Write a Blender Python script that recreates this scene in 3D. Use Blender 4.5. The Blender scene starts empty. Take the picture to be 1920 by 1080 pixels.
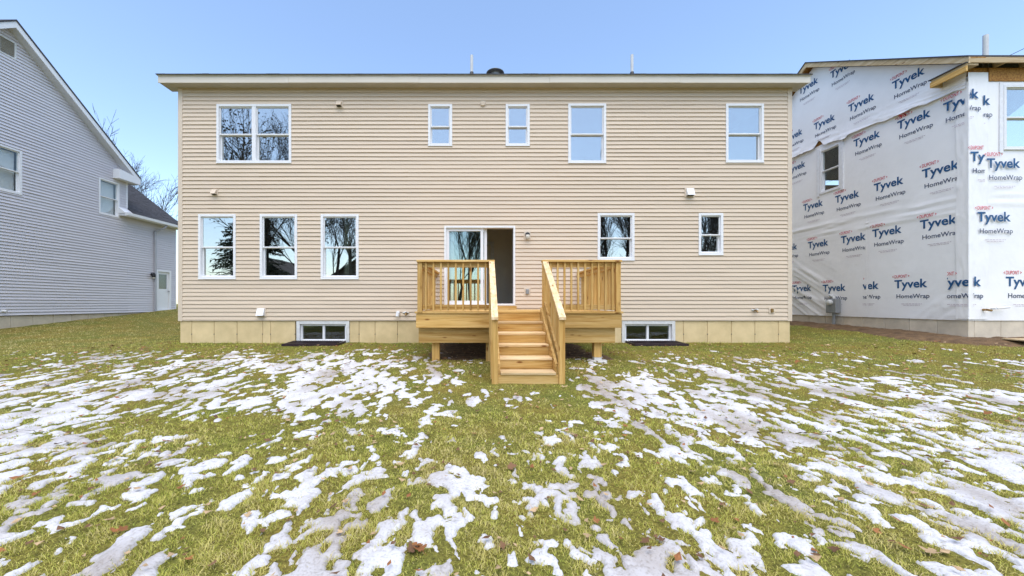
import bpy, bmesh, math, random
import numpy as np
from mathutils import Vector, Matrix

random.seed(7)
R = math.radians
scene = bpy.context.scene
COL = scene.collection

# ------------------------------------------------------------------ camera, sky, sun, exposure
EYE = 1.2
cam_d = bpy.data.cameras.new('camera')
cam = bpy.data.objects.new('camera', cam_d)
COL.objects.link(cam)
cam.location = (0, 0, EYE)
cam.rotation_euler = (R(90), 0, 0)
cam_d.sensor_width = 36
cam_d.lens = 13.5
cam_d.shift_x = 60 / 1920
cam_d.shift_y = 30 / 1920
cam_d.clip_start = 0.05
cam_d.clip_end = 3000
scene.camera = cam

SUN_EL, SUN_AZ = R(67), R(180)          # azimuth clockwise from +Y: behind the camera
world = bpy.data.worlds.new('World')
scene.world = world
world.use_nodes = True
wn = world.node_tree
bg = wn.nodes['Background']
sky = wn.nodes.new('ShaderNodeTexSky')
sky.sky_type = 'NISHITA'
sky.sun_disc = False
sky.sun_elevation = SUN_EL
sky.sun_rotation = SUN_AZ
sky.air_density = 1.0
sky.dust_density = 0.8
sky.ozone_density = 1.0
wn.links.new(sky.outputs[0], bg.inputs[0])
bg.inputs[1].default_value = 0.15

sl = bpy.data.lights.new('sun', 'SUN')
sl.energy = 1.5
sl.angle = R(74)
sl.color = (1.0, 0.93, 0.82)
sun = bpy.data.objects.new('sun', sl)
COL.objects.link(sun)
sd = Vector((math.sin(SUN_AZ) * math.cos(SUN_EL), math.cos(SUN_AZ) * math.cos(SUN_EL), math.sin(SUN_EL)))
sun.rotation_euler = sd.to_track_quat('Z', 'Y').to_euler()
sun.location = (0, -20, 30)

scene.view_settings.view_transform = 'Standard'
scene.view_settings.look = 'None'
scene.view_settings.exposure = 1.12
scene.view_settings.gamma = 1.0

# ------------------------------------------------------------------ helpers
class MB:
    """collects shapes into one mesh; T maps local (u, v, w) to world"""
    def __init__(s, T=None):
        s.v = []; s.f = []; s.m = []; s.T = T; s.mi = 0
    def pts(s, ps):
        k = len(s.v)
        s.v += [s.T(*p) if s.T else tuple(p) for p in ps]
        return k
    def face(s, idx):
        s.f.append(tuple(idx)); s.m.append(s.mi)
    def box(s, lo, hi, ch=0.0):
        (a, b, c), (d, e, f) = lo, hi
        a, d = min(a, d), max(a, d); b, e = min(b, e), max(b, e); c, f = min(c, f), max(c, f)
        if ch <= 0:
            k = s.pts([(a,b,c),(d,b,c),(d,e,c),(a,e,c),(a,b,f),(d,b,f),(d,e,f),(a,e,f)])
            for q in ((0,3,2,1),(4,5,6,7),(0,1,5,4),(1,2,6,5),(2,3,7,6),(3,0,4,7)):
                s.face([k+i for i in q])
            return s
        h = min(ch, (d-a)/2.2, (e-b)/2.2, (f-c)/2.2)
        # chamfered box: 24 vertices
        ps = []; ids = {}
        for ix, X in ((0,a),(1,d)):
            for iy, Y in ((0,b),(1,e)):
                for iz, Z in ((0,c),(1,f)):
                    sx, sy, sz = (h if ix==0 else -h), (h if iy==0 else -h), (h if iz==0 else -h)
                    ids[(ix,iy,iz,0)] = len(ps); ps.append((X, Y+sy, Z+sz))
                    ids[(ix,iy,iz,1)] = len(ps); ps.append((X+sx, Y, Z+sz))
                    ids[(ix,iy,iz,2)] = len(ps); ps.append((X+sx, Y+sy, Z))
        k = s.pts(ps)
        I = lambda *t: k + ids[t]
        for x in (0,1):
            s.face([I(x,0,0,0),I(x,1,0,0),I(x,1,1,0),I(x,0,1,0)])
        for y in (0,1):
            s.face([I(0,y,0,1),I(1,y,0,1),I(1,y,1,1),I(0,y,1,1)])
        for z in (0,1):
            s.face([I(0,0,z,2),I(1,0,z,2),I(1,1,z,2),I(0,1,z,2)])
        for y in (0,1):
            for z in (0,1):
                s.face([I(0,y,z,1),I(1,y,z,1),I(1,y,z,2),I(0,y,z,2)])
        for x in (0,1):
            for z in (0,1):
                s.face([I(x,0,z,0),I(x,1,z,0),I(x,1,z,2),I(x,0,z,2)])
        for x in (0,1):
            for y in (0,1):
                s.face([I(x,y,0,0),I(x,y,1,0),I(x,y,1,1),I(x,y,0,1)])
        for x in (0,1):
            for y in (0,1):
                for z in (0,1):
                    s.face([I(x,y,z,0),I(x,y,z,1),I(x,y,z,2)])
        return s
    def hexa(s, p):
        """8 points: bottom ring 0-3, top ring 4-7"""
        k = s.pts(p)
        for q in ((0,3,2,1),(4,5,6,7),(0,1,5,4),(1,2,6,5),(2,3,7,6),(3,0,4,7)):
            s.face([k+i for i in q])
        return s
    def prism(s, poly, axis, a, b):
        """polygon in the two other axes (in order), extruded along axis from a to b"""
        n = len(poly)
        def mk(p, t):
            q = list(p); q.insert(axis, t); return tuple(q)
        k = s.pts([mk(p, a) for p in poly] + [mk(p, b) for p in poly])
        s.face([k+i for i in range(n)][::-1]); s.face([k+n+i for i in range(n)])
        for i in range(n):
            j = (i+1) % n
            s.face([k+i, k+j, k+n+j, k+n+i])
        return s
    def tube(s, p0, p1, r0, r1=None, n=12, caps=True):
        r1 = r0 if r1 is None else r1
        p0, p1 = Vector(p0), Vector(p1)
        d = (p1-p0).normalized()
        x = d.orthogonal().normalized(); y = d.cross(x)
        ring = lambda c, r: [tuple(c + x*math.cos(2*math.pi*i/n)*r + y*math.sin(2*math.pi*i/n)*r) for i in range(n)]
        k = s.pts(ring(p0, r0) + ring(p1, r1))
        for i in range(n):
            j = (i+1) % n
            s.face([k+i, k+j, k+n+j, k+n+i])
        if caps:
            s.face([k+i for i in range(n)][::-1]); s.face([k+n+i for i in range(n)])
        return s
    def pipe(s, path, r, n=10):
        for a, b in zip(path[:-1], path[1:]):
            s.tube(a, b, r, r, n)
        return s
    def lathe(s, c, prof, n=20, axis=(0,0,1)):
        d = Vector(axis).normalized(); x = d.orthogonal().normalized(); y = d.cross(x); c = Vector(c)
        ps = []
        for r, h in prof:
            for i in range(n):
                t = 2*math.pi*i/n
                ps.append(tuple(c + d*h + (x*math.cos(t) + y*math.sin(t))*r))
        k = s.pts(ps)
        for q in range(len(prof)-1):
            for i in range(n):
                j = (i+1) % n
                s.face([k+q*n+i, k+q*n+j, k+(q+1)*n+j, k+(q+1)*n+i])
        s.face([k+i for i in range(n)][::-1]); e = k+(len(prof)-1)*n
        s.face([e+i for i in range(n)])
        return s
    def build(s, name, mats, parent=None, loc=None, smooth=False, recalc=True):
        if not isinstance(mats, (list, tuple)): mats = [mats]
        off = Vector(loc) if loc is not None else (top_loc(parent) if parent else Vector((0,0,0)))
        me = bpy.data.meshes.new(name)
        me.from_pydata([(a-off.x, b-off.y, c-off.z) for a, b, c in s.v], [], s.f)
        for m in mats: me.materials.append(m)
        if len(mats) > 1: me.polygons.foreach_set('material_index', s.m)
        if recalc:
            bm = bmesh.new(); bm.from_mesh(me)
            bmesh.ops.recalc_face_normals(bm, faces=bm.faces)
            bm.to_mesh(me); bm.free()
        if smooth: me.polygons.foreach_set('use_smooth', [True]*len(me.polygons))
        o = bpy.data.objects.new(name, me); COL.objects.link(o)
        if parent: o.parent = parent
        elif loc is not None: o.location = loc
        return o

def top_loc(o):
    while o.parent: o = o.parent
    return Vector(o.location)

def tag(o, label=None, cat=None, group=None, kind=None):
    if label: o['label'] = label
    if cat: o['category'] = cat
    if group: o['group'] = group
    if kind: o['kind'] = kind
    return o

def thing(name, label, cat, loc, group=None):
    o = bpy.data.objects.new(name, None); COL.objects.link(o)
    o.location = loc; o.empty_display_size = 0.2
    return tag(o, label, cat, group)

def np_mesh(name, V, F, mat, loc=(0,0,0), smooth=True, parent=None):
    """V (n,3), F list of (m,k) index arrays"""
    me = bpy.data.meshes.new(name)
    V = np.asarray(V, np.float32) - np.asarray(loc, np.float32)
    if not isinstance(F, (list, tuple)): F = [F]
    F = [f for f in F if len(f)]
    me.vertices.add(len(V)); me.vertices.foreach_set('co', V.ravel())
    tot = np.concatenate([np.full(len(f), f.shape[1]) for f in F])
    idx = np.concatenate([f.ravel() for f in F])
    me.loops.add(len(idx)); me.loops.foreach_set('vertex_index', idx.astype(np.int32))
    me.polygons.add(len(tot))
    me.polygons.foreach_set('loop_start', np.concatenate([[0], np.cumsum(tot)[:-1]]).astype(np.int32))
    me.polygons.foreach_set('loop_total', tot.astype(np.int32))
    me.update(calc_edges=True)
    me.materials.append(mat)
    if smooth: me.polygons.foreach_set('use_smooth', np.ones(len(tot), bool))
    o = bpy.data.objects.new(name, me); COL.objects.link(o)
    if parent: o.parent = parent
    else: o.location = loc
    return o

# ---- lattice noise in numpy
def vnoise(x, y, seed=0):
    xi = np.floor(x).astype(np.int64); yi = np.floor(y).astype(np.int64)
    fx = x - xi; fy = y - yi
    fx = fx*fx*fx*(fx*(fx*6-15)+10); fy = fy*fy*fy*(fy*(fy*6-15)+10)
    def h(a, b):
        n = (a*374761393 + b*668265263 + seed*1442695041) & 0xFFFFFFFF
        n = ((n ^ (n >> 13)) * 1274126177) & 0xFFFFFFFF
        n = n ^ (n >> 16)
        return (n & 0xFFFF) / 65535.0
    a = h(xi, yi); b = h(xi+1, yi); c = h(xi, yi+1); d = h(xi+1, yi+1)
    return (a*(1-fx)+b*fx)*(1-fy) + (c*(1-fx)+d*fx)*fy
def fbm(x, y, seed=0, o=4, g=0.5):
    t = 0; a = 1.0; s = 0
    for i in range(o):
        t = t + a*vnoise(x*2**i+17.3*i, y*2**i-9.1*i, seed+i); s += a; a *= g
    return t/s
def sstep(a, b, x):
    t = np.clip((x-a)/(b-a), 0, 1); return t*t*(3-2*t)

# ---- materials
def nodes_of(m):
    m.use_nodes = True
    return m.node_tree.nodes, m.node_tree.links, m.node_tree.nodes['Principled BSDF']
def pmat(name, col, rough=0.6, var=0.1, vscale=4.0, stretch=(1,1,1), bump=0.0, bscale=60.0, rand=0.0, col2=None, spec=0.4, metal=0.0, detail=5.0, bdist=0.01):
    m = bpy.data.materials.new(name); N, L, P = nodes_of(m)
    P.inputs['Roughness'].default_value = rough
    P.inputs['Metallic'].default_value = metal
    P.inputs['Specular IOR Level'].default_value = spec
    tc = N.new('ShaderNodeTexCoord'); mp = N.new('ShaderNodeMapping')
    mp.inputs['Scale'].default_value = stretch
    oi = N.new('ShaderNodeObjectInfo')
    ad = N.new('ShaderNodeVectorMath'); ad.operation = 'MULTIPLY_ADD'
    cx = N.new('ShaderNodeCombineXYZ')
    for i in range(3): L.new(oi.outputs['Random'], cx.inputs[i])
    L.new(cx.outputs[0], ad.inputs[0]); ad.inputs[1].default_value = (37.1, 53.7, 71.3) if rand else (0,0,0)
    L.new(tc.outputs['Object'], mp.inputs[0]); L.new(mp.outputs[0], ad.inputs[2])
    no = N.new('ShaderNodeTexNoise'); no.inputs['Scale'].default_value = vscale; no.inputs['Detail'].default_value = detail
    no.inputs['Roughness'].default_value = 0.6
    L.new(ad.outputs[0], no.inputs[0])
    cr = N.new('ShaderNodeValToRGB')
    c = np.array(col)
    lo = np.clip(c*(1-var), 0, 1) if col2 is None else np.array(col2)
    hi = np.clip(c*(1+var), 0, 1) if col2 is None else c
    cr.color_ramp.elements[0].position = 0.32; cr.color_ramp.elements[1].position = 0.68
    cr.color_ramp.elements[0].color = (*lo, 1); cr.color_ramp.elements[1].color = (*hi, 1)
    L.new(no.outputs[0], cr.inputs[0])
    out = cr.outputs[0]
    if rand:
        hs = N.new('ShaderNodeHueSaturation'); mr = N.new('ShaderNodeMapRange')
        mr.inputs[3].default_value = 1-rand; mr.inputs[4].default_value = 1+rand
        L.new(oi.outputs['Random'], mr.inputs[0]); L.new(mr.outputs[0], hs.inputs['Value'])
        L.new(out, hs.inputs['Color']); out = hs.outputs[0]
    L.new(out, P.inputs['Base Color'])
    if bump:
        nb = N.new('ShaderNodeTexNoise'); nb.inputs['Scale'].default_value = bscale; nb.inputs['Detail'].default_value = 4
        L.new(ad.outputs[0], nb.inputs[0])
        b = N.new('ShaderNodeBump'); b.inputs['Strength'].default_value = bump; b.inputs['Distance'].default_value = bdist
        L.new(nb.outputs[0], b.inputs['Height']); L.new(b.outputs[0], P.inputs['Normal'])
    return m

def wood_mat(name, axis, base=(0.64,0.405,0.135), dark=(0.44,0.24,0.06), light=(0.76,0.54,0.24)):
    """new pressure-treated pine: growth streaks along the board and a few knots"""
    m = bpy.data.materials.new(name); N, L, P = nodes_of(m)
    P.inputs['Roughness'].default_value = 0.72; P.inputs['Specular IOR Level'].default_value = 0.25
    tc = N.new('ShaderNodeTexCoord'); oi = N.new('ShaderNodeObjectInfo')
    cx = N.new('ShaderNodeCombineXYZ')
    for i in range(3): L.new(oi.outputs['Random'], cx.inputs[i])
    ad = N.new('ShaderNodeVectorMath'); ad.operation = 'MULTIPLY_ADD'; ad.inputs[1].default_value = (31.7, 47.9, 23.3)
    L.new(cx.outputs[0], ad.inputs[0]); L.new(tc.outputs['Object'], ad.inputs[2])
    def mapped(s_along, s_across):
        mp = N.new('ShaderNodeMapping'); s = [s_across]*3; s[axis] = s_along
        mp.inputs['Scale'].default_value = s; L.new(ad.outputs[0], mp.inputs[0]); return mp
    n1 = N.new('ShaderNodeTexNoise'); n1.inputs['Scale'].default_value = 1; n1.inputs['Detail'].default_value = 5
    n1.inputs['Distortion'].default_value = 0.6
    L.new(mapped(0.9, 16).outputs[0], n1.inputs[0])
    n2 = N.new('ShaderNodeTexNoise'); n2.inputs['Scale'].default_value = 1; n2.inputs['Detail'].default_value = 3
    L.new(mapped(3.5, 110).outputs[0], n2.inputs[0])
    cr = N.new('ShaderNodeValToRGB'); E = cr.color_ramp.elements
    E[0].position = 0.28; E[0].color = (*dark, 1); E[1].position = 0.74; E[1].color = (*light, 1)
    e = E.new(0.5); e.color = (*base, 1)
    L.new(n1.outputs[0], cr.inputs[0])
    mx = N.new('ShaderNodeMix'); mx.data_type = 'RGBA'; mx.blend_type = 'MULTIPLY'
    c2 = N.new('ShaderNodeValToRGB'); c2.color_ramp.elements[0].position = 0.3; c2.color_ramp.elements[1].position = 0.6
    c2.color_ramp.elements[0].color = (0.80,0.72,0.62,1); c2.color_ramp.elements[1].color = (1,1,1,1)
    L.new(n2.outputs[0], c2.inputs[0]); mx.inputs[0].default_value = 1
    L.new(cr.outputs[0], mx.inputs[6]); L.new(c2.outputs[0], mx.inputs[7])
    vo = N.new('ShaderNodeTexVoronoi'); vo.inputs['Scale'].default_value = 1
    L.new(mapped(2.6, 7.5).outputs[0], vo.inputs[0])
    kr = N.new('ShaderNodeValToRGB'); K = kr.color_ramp.elements
    K[0].position = 0.07; K[0].color = (0.30,0.13,0.04,1); K[1].position = 0.16; K[1].color = (1,1,1,1)
    L.new(vo.outputs['Distance'], kr.inputs[0])
    m2 = N.new('ShaderNodeMix'); m2.data_type = 'RGBA'; m2.blend_type = 'MULTIPLY'; m2.inputs[0].default_value = 0.85
    L.new(mx.outputs[2], m2.inputs[6]); L.new(kr.outputs[0], m2.inputs[7])
    hs = N.new('ShaderNodeHueSaturation'); mr = N.new('ShaderNodeMapRange'); mr.inputs[3].default_value = 0.80; mr.inputs[4].default_value = 1.16
    L.new(oi.outputs['Random'], mr.inputs[0]); L.new(mr.outputs[0], hs.inputs['Value']); L.new(m2.outputs[2], hs.inputs['Color'])
    L.new(hs.outputs[0], P.inputs['Base Color'])
    b = N.new('ShaderNodeBump'); b.inputs['Strength'].default_value = 0.25; b.inputs['Distance'].default_value = 0.004
    L.new(n2.outputs[0], b.inputs['Height']); L.new(b.outputs[0], P.inputs['Normal'])
    return m

def glass_mat(name, refl, tint, trans=(0.75,0.82,0.80)):
    m = bpy.data.materials.new(name); N, L, P = nodes_of(m)
    N.remove(P); out = N['Material Output']
    g = N.new('ShaderNodeBsdfGlossy'); g.inputs['Roughness'].default_value = 0.0; g.inputs['Color'].default_value = (*tint, 1)
    t = N.new('ShaderNodeBsdfTransparent'); t.inputs['Color'].default_value = (*trans, 1)
    lw = N.new('ShaderNodeLayerWeight'); lw.inputs[0].default_value = 0.5
    fr = N.new('ShaderNodeMath'); fr.operation = 'POWER'; fr.inputs[1].default_value = 4.0      # Schlick-like rise towards grazing angles
    L.new(lw.outputs['Facing'], fr.inputs[0])
    ad = N.new('ShaderNodeMath'); ad.operation = 'ADD'; ad.use_clamp = True; ad.inputs[1].default_value = refl+0.04
    L.new(fr.outputs[0], ad.inputs[0])
    tc = N.new('ShaderNodeTexCoord'); no = N.new('ShaderNodeTexNoise'); no.inputs['Scale'].default_value = 1.6; no.inputs['Detail'].default_value = 1
    L.new(tc.outputs['Object'], no.inputs[0])
    b = N.new('ShaderNodeBump'); b.inputs['Strength'].default_value = 0.05; b.inputs['Distance'].default_value = 0.01
    L.new(no.outputs[0], b.inputs['Height']); L.new(b.outputs[0], g.inputs['Normal'])
    mx = N.new('ShaderNodeMixShader'); L.new(ad.outputs[0], mx.inputs[0]); L.new(t.outputs[0], mx.inputs[1]); L.new(g.outputs[0], mx.inputs[2])
    L.new(mx.outputs[0], out.inputs[0])
    return m

M = {}
M['siding'] = pmat('beige_vinyl', (0.645,0.525,0.395), 0.5, 0.045, 1.2, (0.5,1,6), bump=0.06, bscale=40, rand=0.028)
M['beige_trim'] = pmat('beige_trim', (0.65,0.54,0.42), 0.5, 0.03)
M['siding_grey'] = pmat('grey_vinyl', (0.64,0.62,0.65), 0.5, 0.04, 1.0, (1,0.5,6), rand=0.02)
M['white'] = pmat('white_vinyl', (0.80,0.80,0.81), 0.4, 0.02)
M['white_worn'] = pmat('white_weathered', (0.66,0.66,0.65), 0.5, 0.12, 9)
M['fascia'] = pmat('cream_aluminium', (0.66,0.60,0.50), 0.42, 0.04, 2, (0.3,1,2))
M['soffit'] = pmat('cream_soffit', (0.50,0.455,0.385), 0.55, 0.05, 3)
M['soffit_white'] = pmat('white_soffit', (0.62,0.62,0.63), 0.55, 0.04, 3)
M['concrete'] = pmat('tan_concrete', (0.74,0.58,0.325), 0.85, 0.14, 2.2, bump=0.35, bscale=45, col2=(0.58,0.45,0.24), rand=0.05)
M['concrete_grey'] = pmat('grey_concrete', (0.62,0.54,0.42), 0.85, 0.16, 2.2, bump=0.35, bscale=45, rand=0.06)
M['footing'] = pmat('pale_concrete', (0.62,0.61,0.58), 0.9, 0.12, 14, bump=0.3)
M['wall_core'] = pmat('sheathing', (0.20,0.18,0.15), 0.9)
M['drywall'] = pmat('interior_drywall', (0.72,0.66,0.57), 0.8, 0.03)
M['floorboards'] = pmat('interior_floor', (0.34,0.25,0.17), 0.5, 0.15, 6)
M['shingle'] = pmat('charcoal_shingle', (0.085,0.085,0.095), 0.9, 0.5, 30, bump=0.6, bscale=160, col2=(0.035,0.035,0.04))
M['glass'] = glass_mat('window_glass', 0.36, (0.95,0.93,0.90))
M['glass_door'] = glass_mat('door_glass', 0.17, (0.9,0.95,0.93), (0.72,0.80,0.77))
M['glass_dark'] = glass_mat('basement_glass', 0.02, (0.9,0.95,0.95), (0.6,0.66,0.66))
M['black'] = pmat('black_metal', (0.02,0.02,0.022), 0.45)
M['dark_steel'] = pmat('dark_grate_steel', (0.035,0.02,0.026), 0.5, 0.3, 20, metal=0.3)
M['grey_metal'] = pmat('grey_metal', (0.30,0.31,0.32), 0.45, 0.1, 10, metal=0.4)
M['pvc'] = pmat('grey_white_pvc', (0.60,0.60,0.58), 0.4, 0.06, 8)
M['brass'] = pmat('brass_tap', (0.32,0.20,0.08), 0.4, 0.15, 20, metal=0.7)
M['lamp_glass'] = pmat('frosted_lamp_glass', (0.62,0.58,0.50), 0.15, 0.05)
M['wood_x'] = wood_mat('pine_along_x', 0); M['wood_y'] = wood_mat('pine_along_y', 1); M['wood_z'] = wood_mat('pine_along_z', 2)
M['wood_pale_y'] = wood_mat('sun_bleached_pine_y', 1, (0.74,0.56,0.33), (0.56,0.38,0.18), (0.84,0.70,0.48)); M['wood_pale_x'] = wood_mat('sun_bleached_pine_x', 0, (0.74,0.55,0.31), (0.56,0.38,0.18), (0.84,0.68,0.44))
M['raw_wood'] = wood_mat('raw_spruce', 1, (0.52,0.40,0.24), (0.36,0.25,0.13), (0.62,0.52,0.36))
M['raw_wood_x'] = wood_mat('raw_spruce_x', 0, (0.52,0.40,0.24), (0.36,0.25,0.13), (0.62,0.52,0.36))
M['osb'] = pmat('osb_sheathing', (0.52,0.27,0.07), 0.85, 0.3, 26, col2=(0.24,0.10,0.025), bump=0.3, bscale=70)
M['wrap'] = pmat('white_house_wrap', (0.89,0.88,0.885), 0.42, 0.03, 1.5, bump=0.18, bscale=6, bdist=0.03, spec=0.5)
M['ink_blue'] = pmat('navy_ink', (0.012,0.085,0.22), 0.5, 0.25, 9)
M['ink_navy'] = pmat('dark_ink', (0.035,0.055,0.12), 0.5, 0.25, 9)
M['ink_red'] = pmat('red_ink', (0.62,0.10,0.13), 0.5, 0.2, 9)
M['ink_pale'] = pmat('fine_print_ink', (0.52,0.44,0.50), 0.5, 0.2, 9)
M['bark'] = pmat('grey_brown_bark', (0.055,0.045,0.038), 0.9, 0.35, 9, (1,1,0.3), bump=0.5, bscale=30)
M['tree_leaf'] = pmat('dark_dry_leaves', (0.05,0.04,0.025), 0.8, 0.4, 9)
M['needle'] = pmat('dark_evergreen', (0.025,0.045,0.025), 0.8, 0.4, 9)
M['soil'] = pmat('bare_soil', (0.19,0.115,0.055), 0.95, 0.3, 7, col2=(0.085,0.05,0.025), bump=0.8, bscale=35, bdist=0.03)
M['spout'] = pmat('grey_downspout', (0.40,0.40,0.43), 0.45, 0.06)
M['far_wall'] = pmat('far_brown_wall', (0.10,0.085,0.07), 0.8, 0.1)
M['far_roof'] = pmat('far_dark_roof', (0.04,0.038,0.038), 0.9, 0.3, 20)

def leaf_mat(name, c):
    return pmat(name, c, 0.7, 0.3, 40, rand=0.25, spec=0.25)
M['leaf_rust'] = leaf_mat('rust_leaf', (0.30,0.125,0.045))
M['leaf_brown'] = leaf_mat('brown_leaf', (0.17,0.09,0.045))
M['leaf_tan'] = leaf_mat('tan_leaf', (0.46,0.32,0.18))

def grass_material():
    m = bpy.data.materials.new('lawn_grass'); N, L, P = nodes_of(m)
    P.inputs['Roughness'].default_value = 0.65; P.inputs['Specular IOR Level'].default_value = 0.25
    at = N.new('ShaderNodeAttribute'); at.attribute_name = 'tint'
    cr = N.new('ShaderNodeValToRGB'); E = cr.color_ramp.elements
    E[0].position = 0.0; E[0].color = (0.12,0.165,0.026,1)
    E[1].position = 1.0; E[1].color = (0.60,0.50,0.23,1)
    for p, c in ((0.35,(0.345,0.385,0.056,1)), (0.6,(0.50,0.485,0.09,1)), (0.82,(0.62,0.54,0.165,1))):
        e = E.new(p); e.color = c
    L.new(at.outputs['Fac'], cr.inputs[0]); L.new(cr.outputs[0], P.inputs['Base Color'])
    return m
M['grass'] = grass_material()

def ground_material():
    m = bpy.data.materials.new('lawn_ground'); N, L, P = nodes_of(m)
    P.inputs['Roughness'].default_value = 0.95; P.inputs['Specular IOR Level'].default_value = 0.1
    tc = N.new('ShaderNodeTexCoord')
    a = N.new('ShaderNodeTexNoise'); a.inputs['Scale'].default_value = 45; a.inputs['Detail'].default_value = 6
    b = N.new('ShaderNodeTexNoise'); b.inputs['Scale'].default_value = 1.3; b.inputs['Detail'].default_value = 4
    L.new(tc.outputs['Object'], a.inputs[0]); L.new(tc.outputs['Object'], b.inputs[0])
    r1 = N.new('ShaderNodeValToRGB'); r1.color_ramp.elements[0].position = 0.3; r1.color_ramp.elements[1].position = 0.7
    r1.color_ramp.elements[0].color = (0.085,0.075,0.025,1); r1.color_ramp.elements[1].color = (0.26,0.23,0.065,1)
    r2 = N.new('ShaderNodeValToRGB'); r2.color_ramp.elements[0].position = 0.35; r2.color_ramp.elements[1].position = 0.7
    r2.color_ramp.elements[0].color = (0.8,0.95,0.7,1); r2.color_ramp.elements[1].color = (1.15,1.0,0.8,1)
    L.new(a.outputs[0], r1.inputs[0]); L.new(b.outputs[0], r2.inputs[0])
    mx = N.new('ShaderNodeMix'); mx.data_type = 'RGBA'; mx.blend_type = 'MULTIPLY'; mx.inputs[0].default_value = 1
    L.new(r1.outputs[0], mx.inputs[6]); L.new(r2.outputs[0], mx.inputs[7]); L.new(mx.outputs[2], P.inputs['Base Color'])
    bu = N.new('ShaderNodeBump'); bu.inputs['Strength'].default_value = 0.7; bu.inputs['Distance'].default_value = 0.03
    L.new(a.outputs[0], bu.inputs['Height']); L.new(bu.outputs[0], P.inputs['Normal'])
    return m
M['ground'] = ground_material()

def snow_material():
    m = bpy.data.materials.new('old_snow'); N, L, P = nodes_of(m)
    P.inputs['Specular IOR Level'].default_value = 0.35
    tc = N.new('ShaderNodeTexCoord')
    mp = N.new('ShaderNodeMapping'); mp.inputs['Scale'].default_value = (1, 0.45, 1)
    L.new(tc.outputs['Object'], mp.inputs[0])
    a = N.new('ShaderNodeTexNoise'); a.inputs['Scale'].default_value = 1.5; a.inputs['Detail'].default_value = 6
    L.new(mp.outputs[0], a.inputs[0])
    c = N.new('ShaderNodeTexNoise'); c.inputs['Scale'].default_value = 70; c.inputs['Detail'].default_value = 5
    L.new(tc.outputs['Object'], c.inputs[0])
    r = N.new('ShaderNodeValToRGB'); r.color_ramp.elements[0].position = 0.36; r.color_ramp.elements[1].position = 0.52
    r.color_ramp.elements[0].color = (0.42,0.38,0.35,1); r.color_ramp.elements[1].color = (0.64,0.635,0.65,1)
    L.new(a.outputs[0], r.inputs[0])
    r2 = N.new('ShaderNodeValToRGB'); r2.color_ramp.elements[0].position = 0.25; r2.color_ramp.elements[1].position = 0.5
    r2.color_ramp.elements[0].color = (0.66,0.63,0.58,1); r2.color_ramp.elements[1].color = (1,1,1,1)
    L.new(c.outputs[0], r2.inputs[0])
    mx = N.new('ShaderNodeMix'); mx.data_type = 'RGBA'; mx.blend_type = 'MULTIPLY'; mx.inputs[0].default_value = 1
    L.new(r.outputs[0], mx.inputs[6]); L.new(r2.outputs[0], mx.inputs[7]); L.new(mx.outputs[2], P.inputs['Base Color'])
    rr = N.new('ShaderNodeMapRange'); rr.inputs[1].default_value = 0.36; rr.inputs[2].default_value = 0.52; rr.inputs[3].default_value = 0.25; rr.inputs[4].default_value = 0.65
    L.new(a.outputs[0], rr.inputs[0]); L.new(rr.outputs[0], P.inputs['Roughness'])
    bu = N.new('ShaderNodeBump'); bu.inputs['Strength'].default_value = 0.35; bu.inputs['Distance'].default_value = 0.012
    L.new(c.outputs[0], bu.inputs['Height']); L.new(bu.outputs[0], P.inputs['Normal'])
    return m
M['snow'] = snow_material()

# ------------------------------------------------------------------ the ground
YW = 9.8                     # rear wall of the beige house
def ground_z(x, y):
    x = np.asarray(x, float); y = np.asarray(y, float)
    z = 0.21*sstep(3.5, 10.3, y)
    z = z + sstep(-8, -14, x)*0.077*np.clip(y-9.3, 0, 10)
    z = z + sstep(7.6, 11, x)*sstep(4.5, 8.8, y)*(0.19 + 0.027*np.clip(y-8.8, 0, 8))
    z = z + 0.035*(fbm(x/1.1, y/1.1, 5, 3)-0.5) + 0.022*(fbm(x/0.25, y/0.3, 9, 2)-0.5)
    return z

def axis(lo, hi, step, far):
    a = list(np.arange(lo, hi+1e-6, step))
    g = []; d = step; v = hi
    while v < far:
        d *= 1.5; v += d; g.append(v)
    h = []; d = step; v = lo
    while v > -far:
        d *= 1.5; v -= d; h.append(v)
    return np.array(h[::-1] + a + g)
xs, ys = axis(-16, 15, 0.1, 900), axis(0, 20, 0.1, 900)
GX, GY = np.meshgrid(xs, ys)
V = np.stack([GX, GY, ground_z(GX, GY)], -1).reshape(-1, 3)
def grid_faces(ny, nx):
    i = np.arange(ny*nx).reshape(ny, nx)
    return np.stack([i[:-1,:-1], i[:-1,1:], i[1:,1:], i[1:,:-1]], -1).reshape(-1, 4)
ground = np_mesh('lawn', V, grid_faces(len(ys), len(xs)), M['ground'])
tag(ground, 'lawn of short winter grass around the houses', None, None, 'structure')

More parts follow.
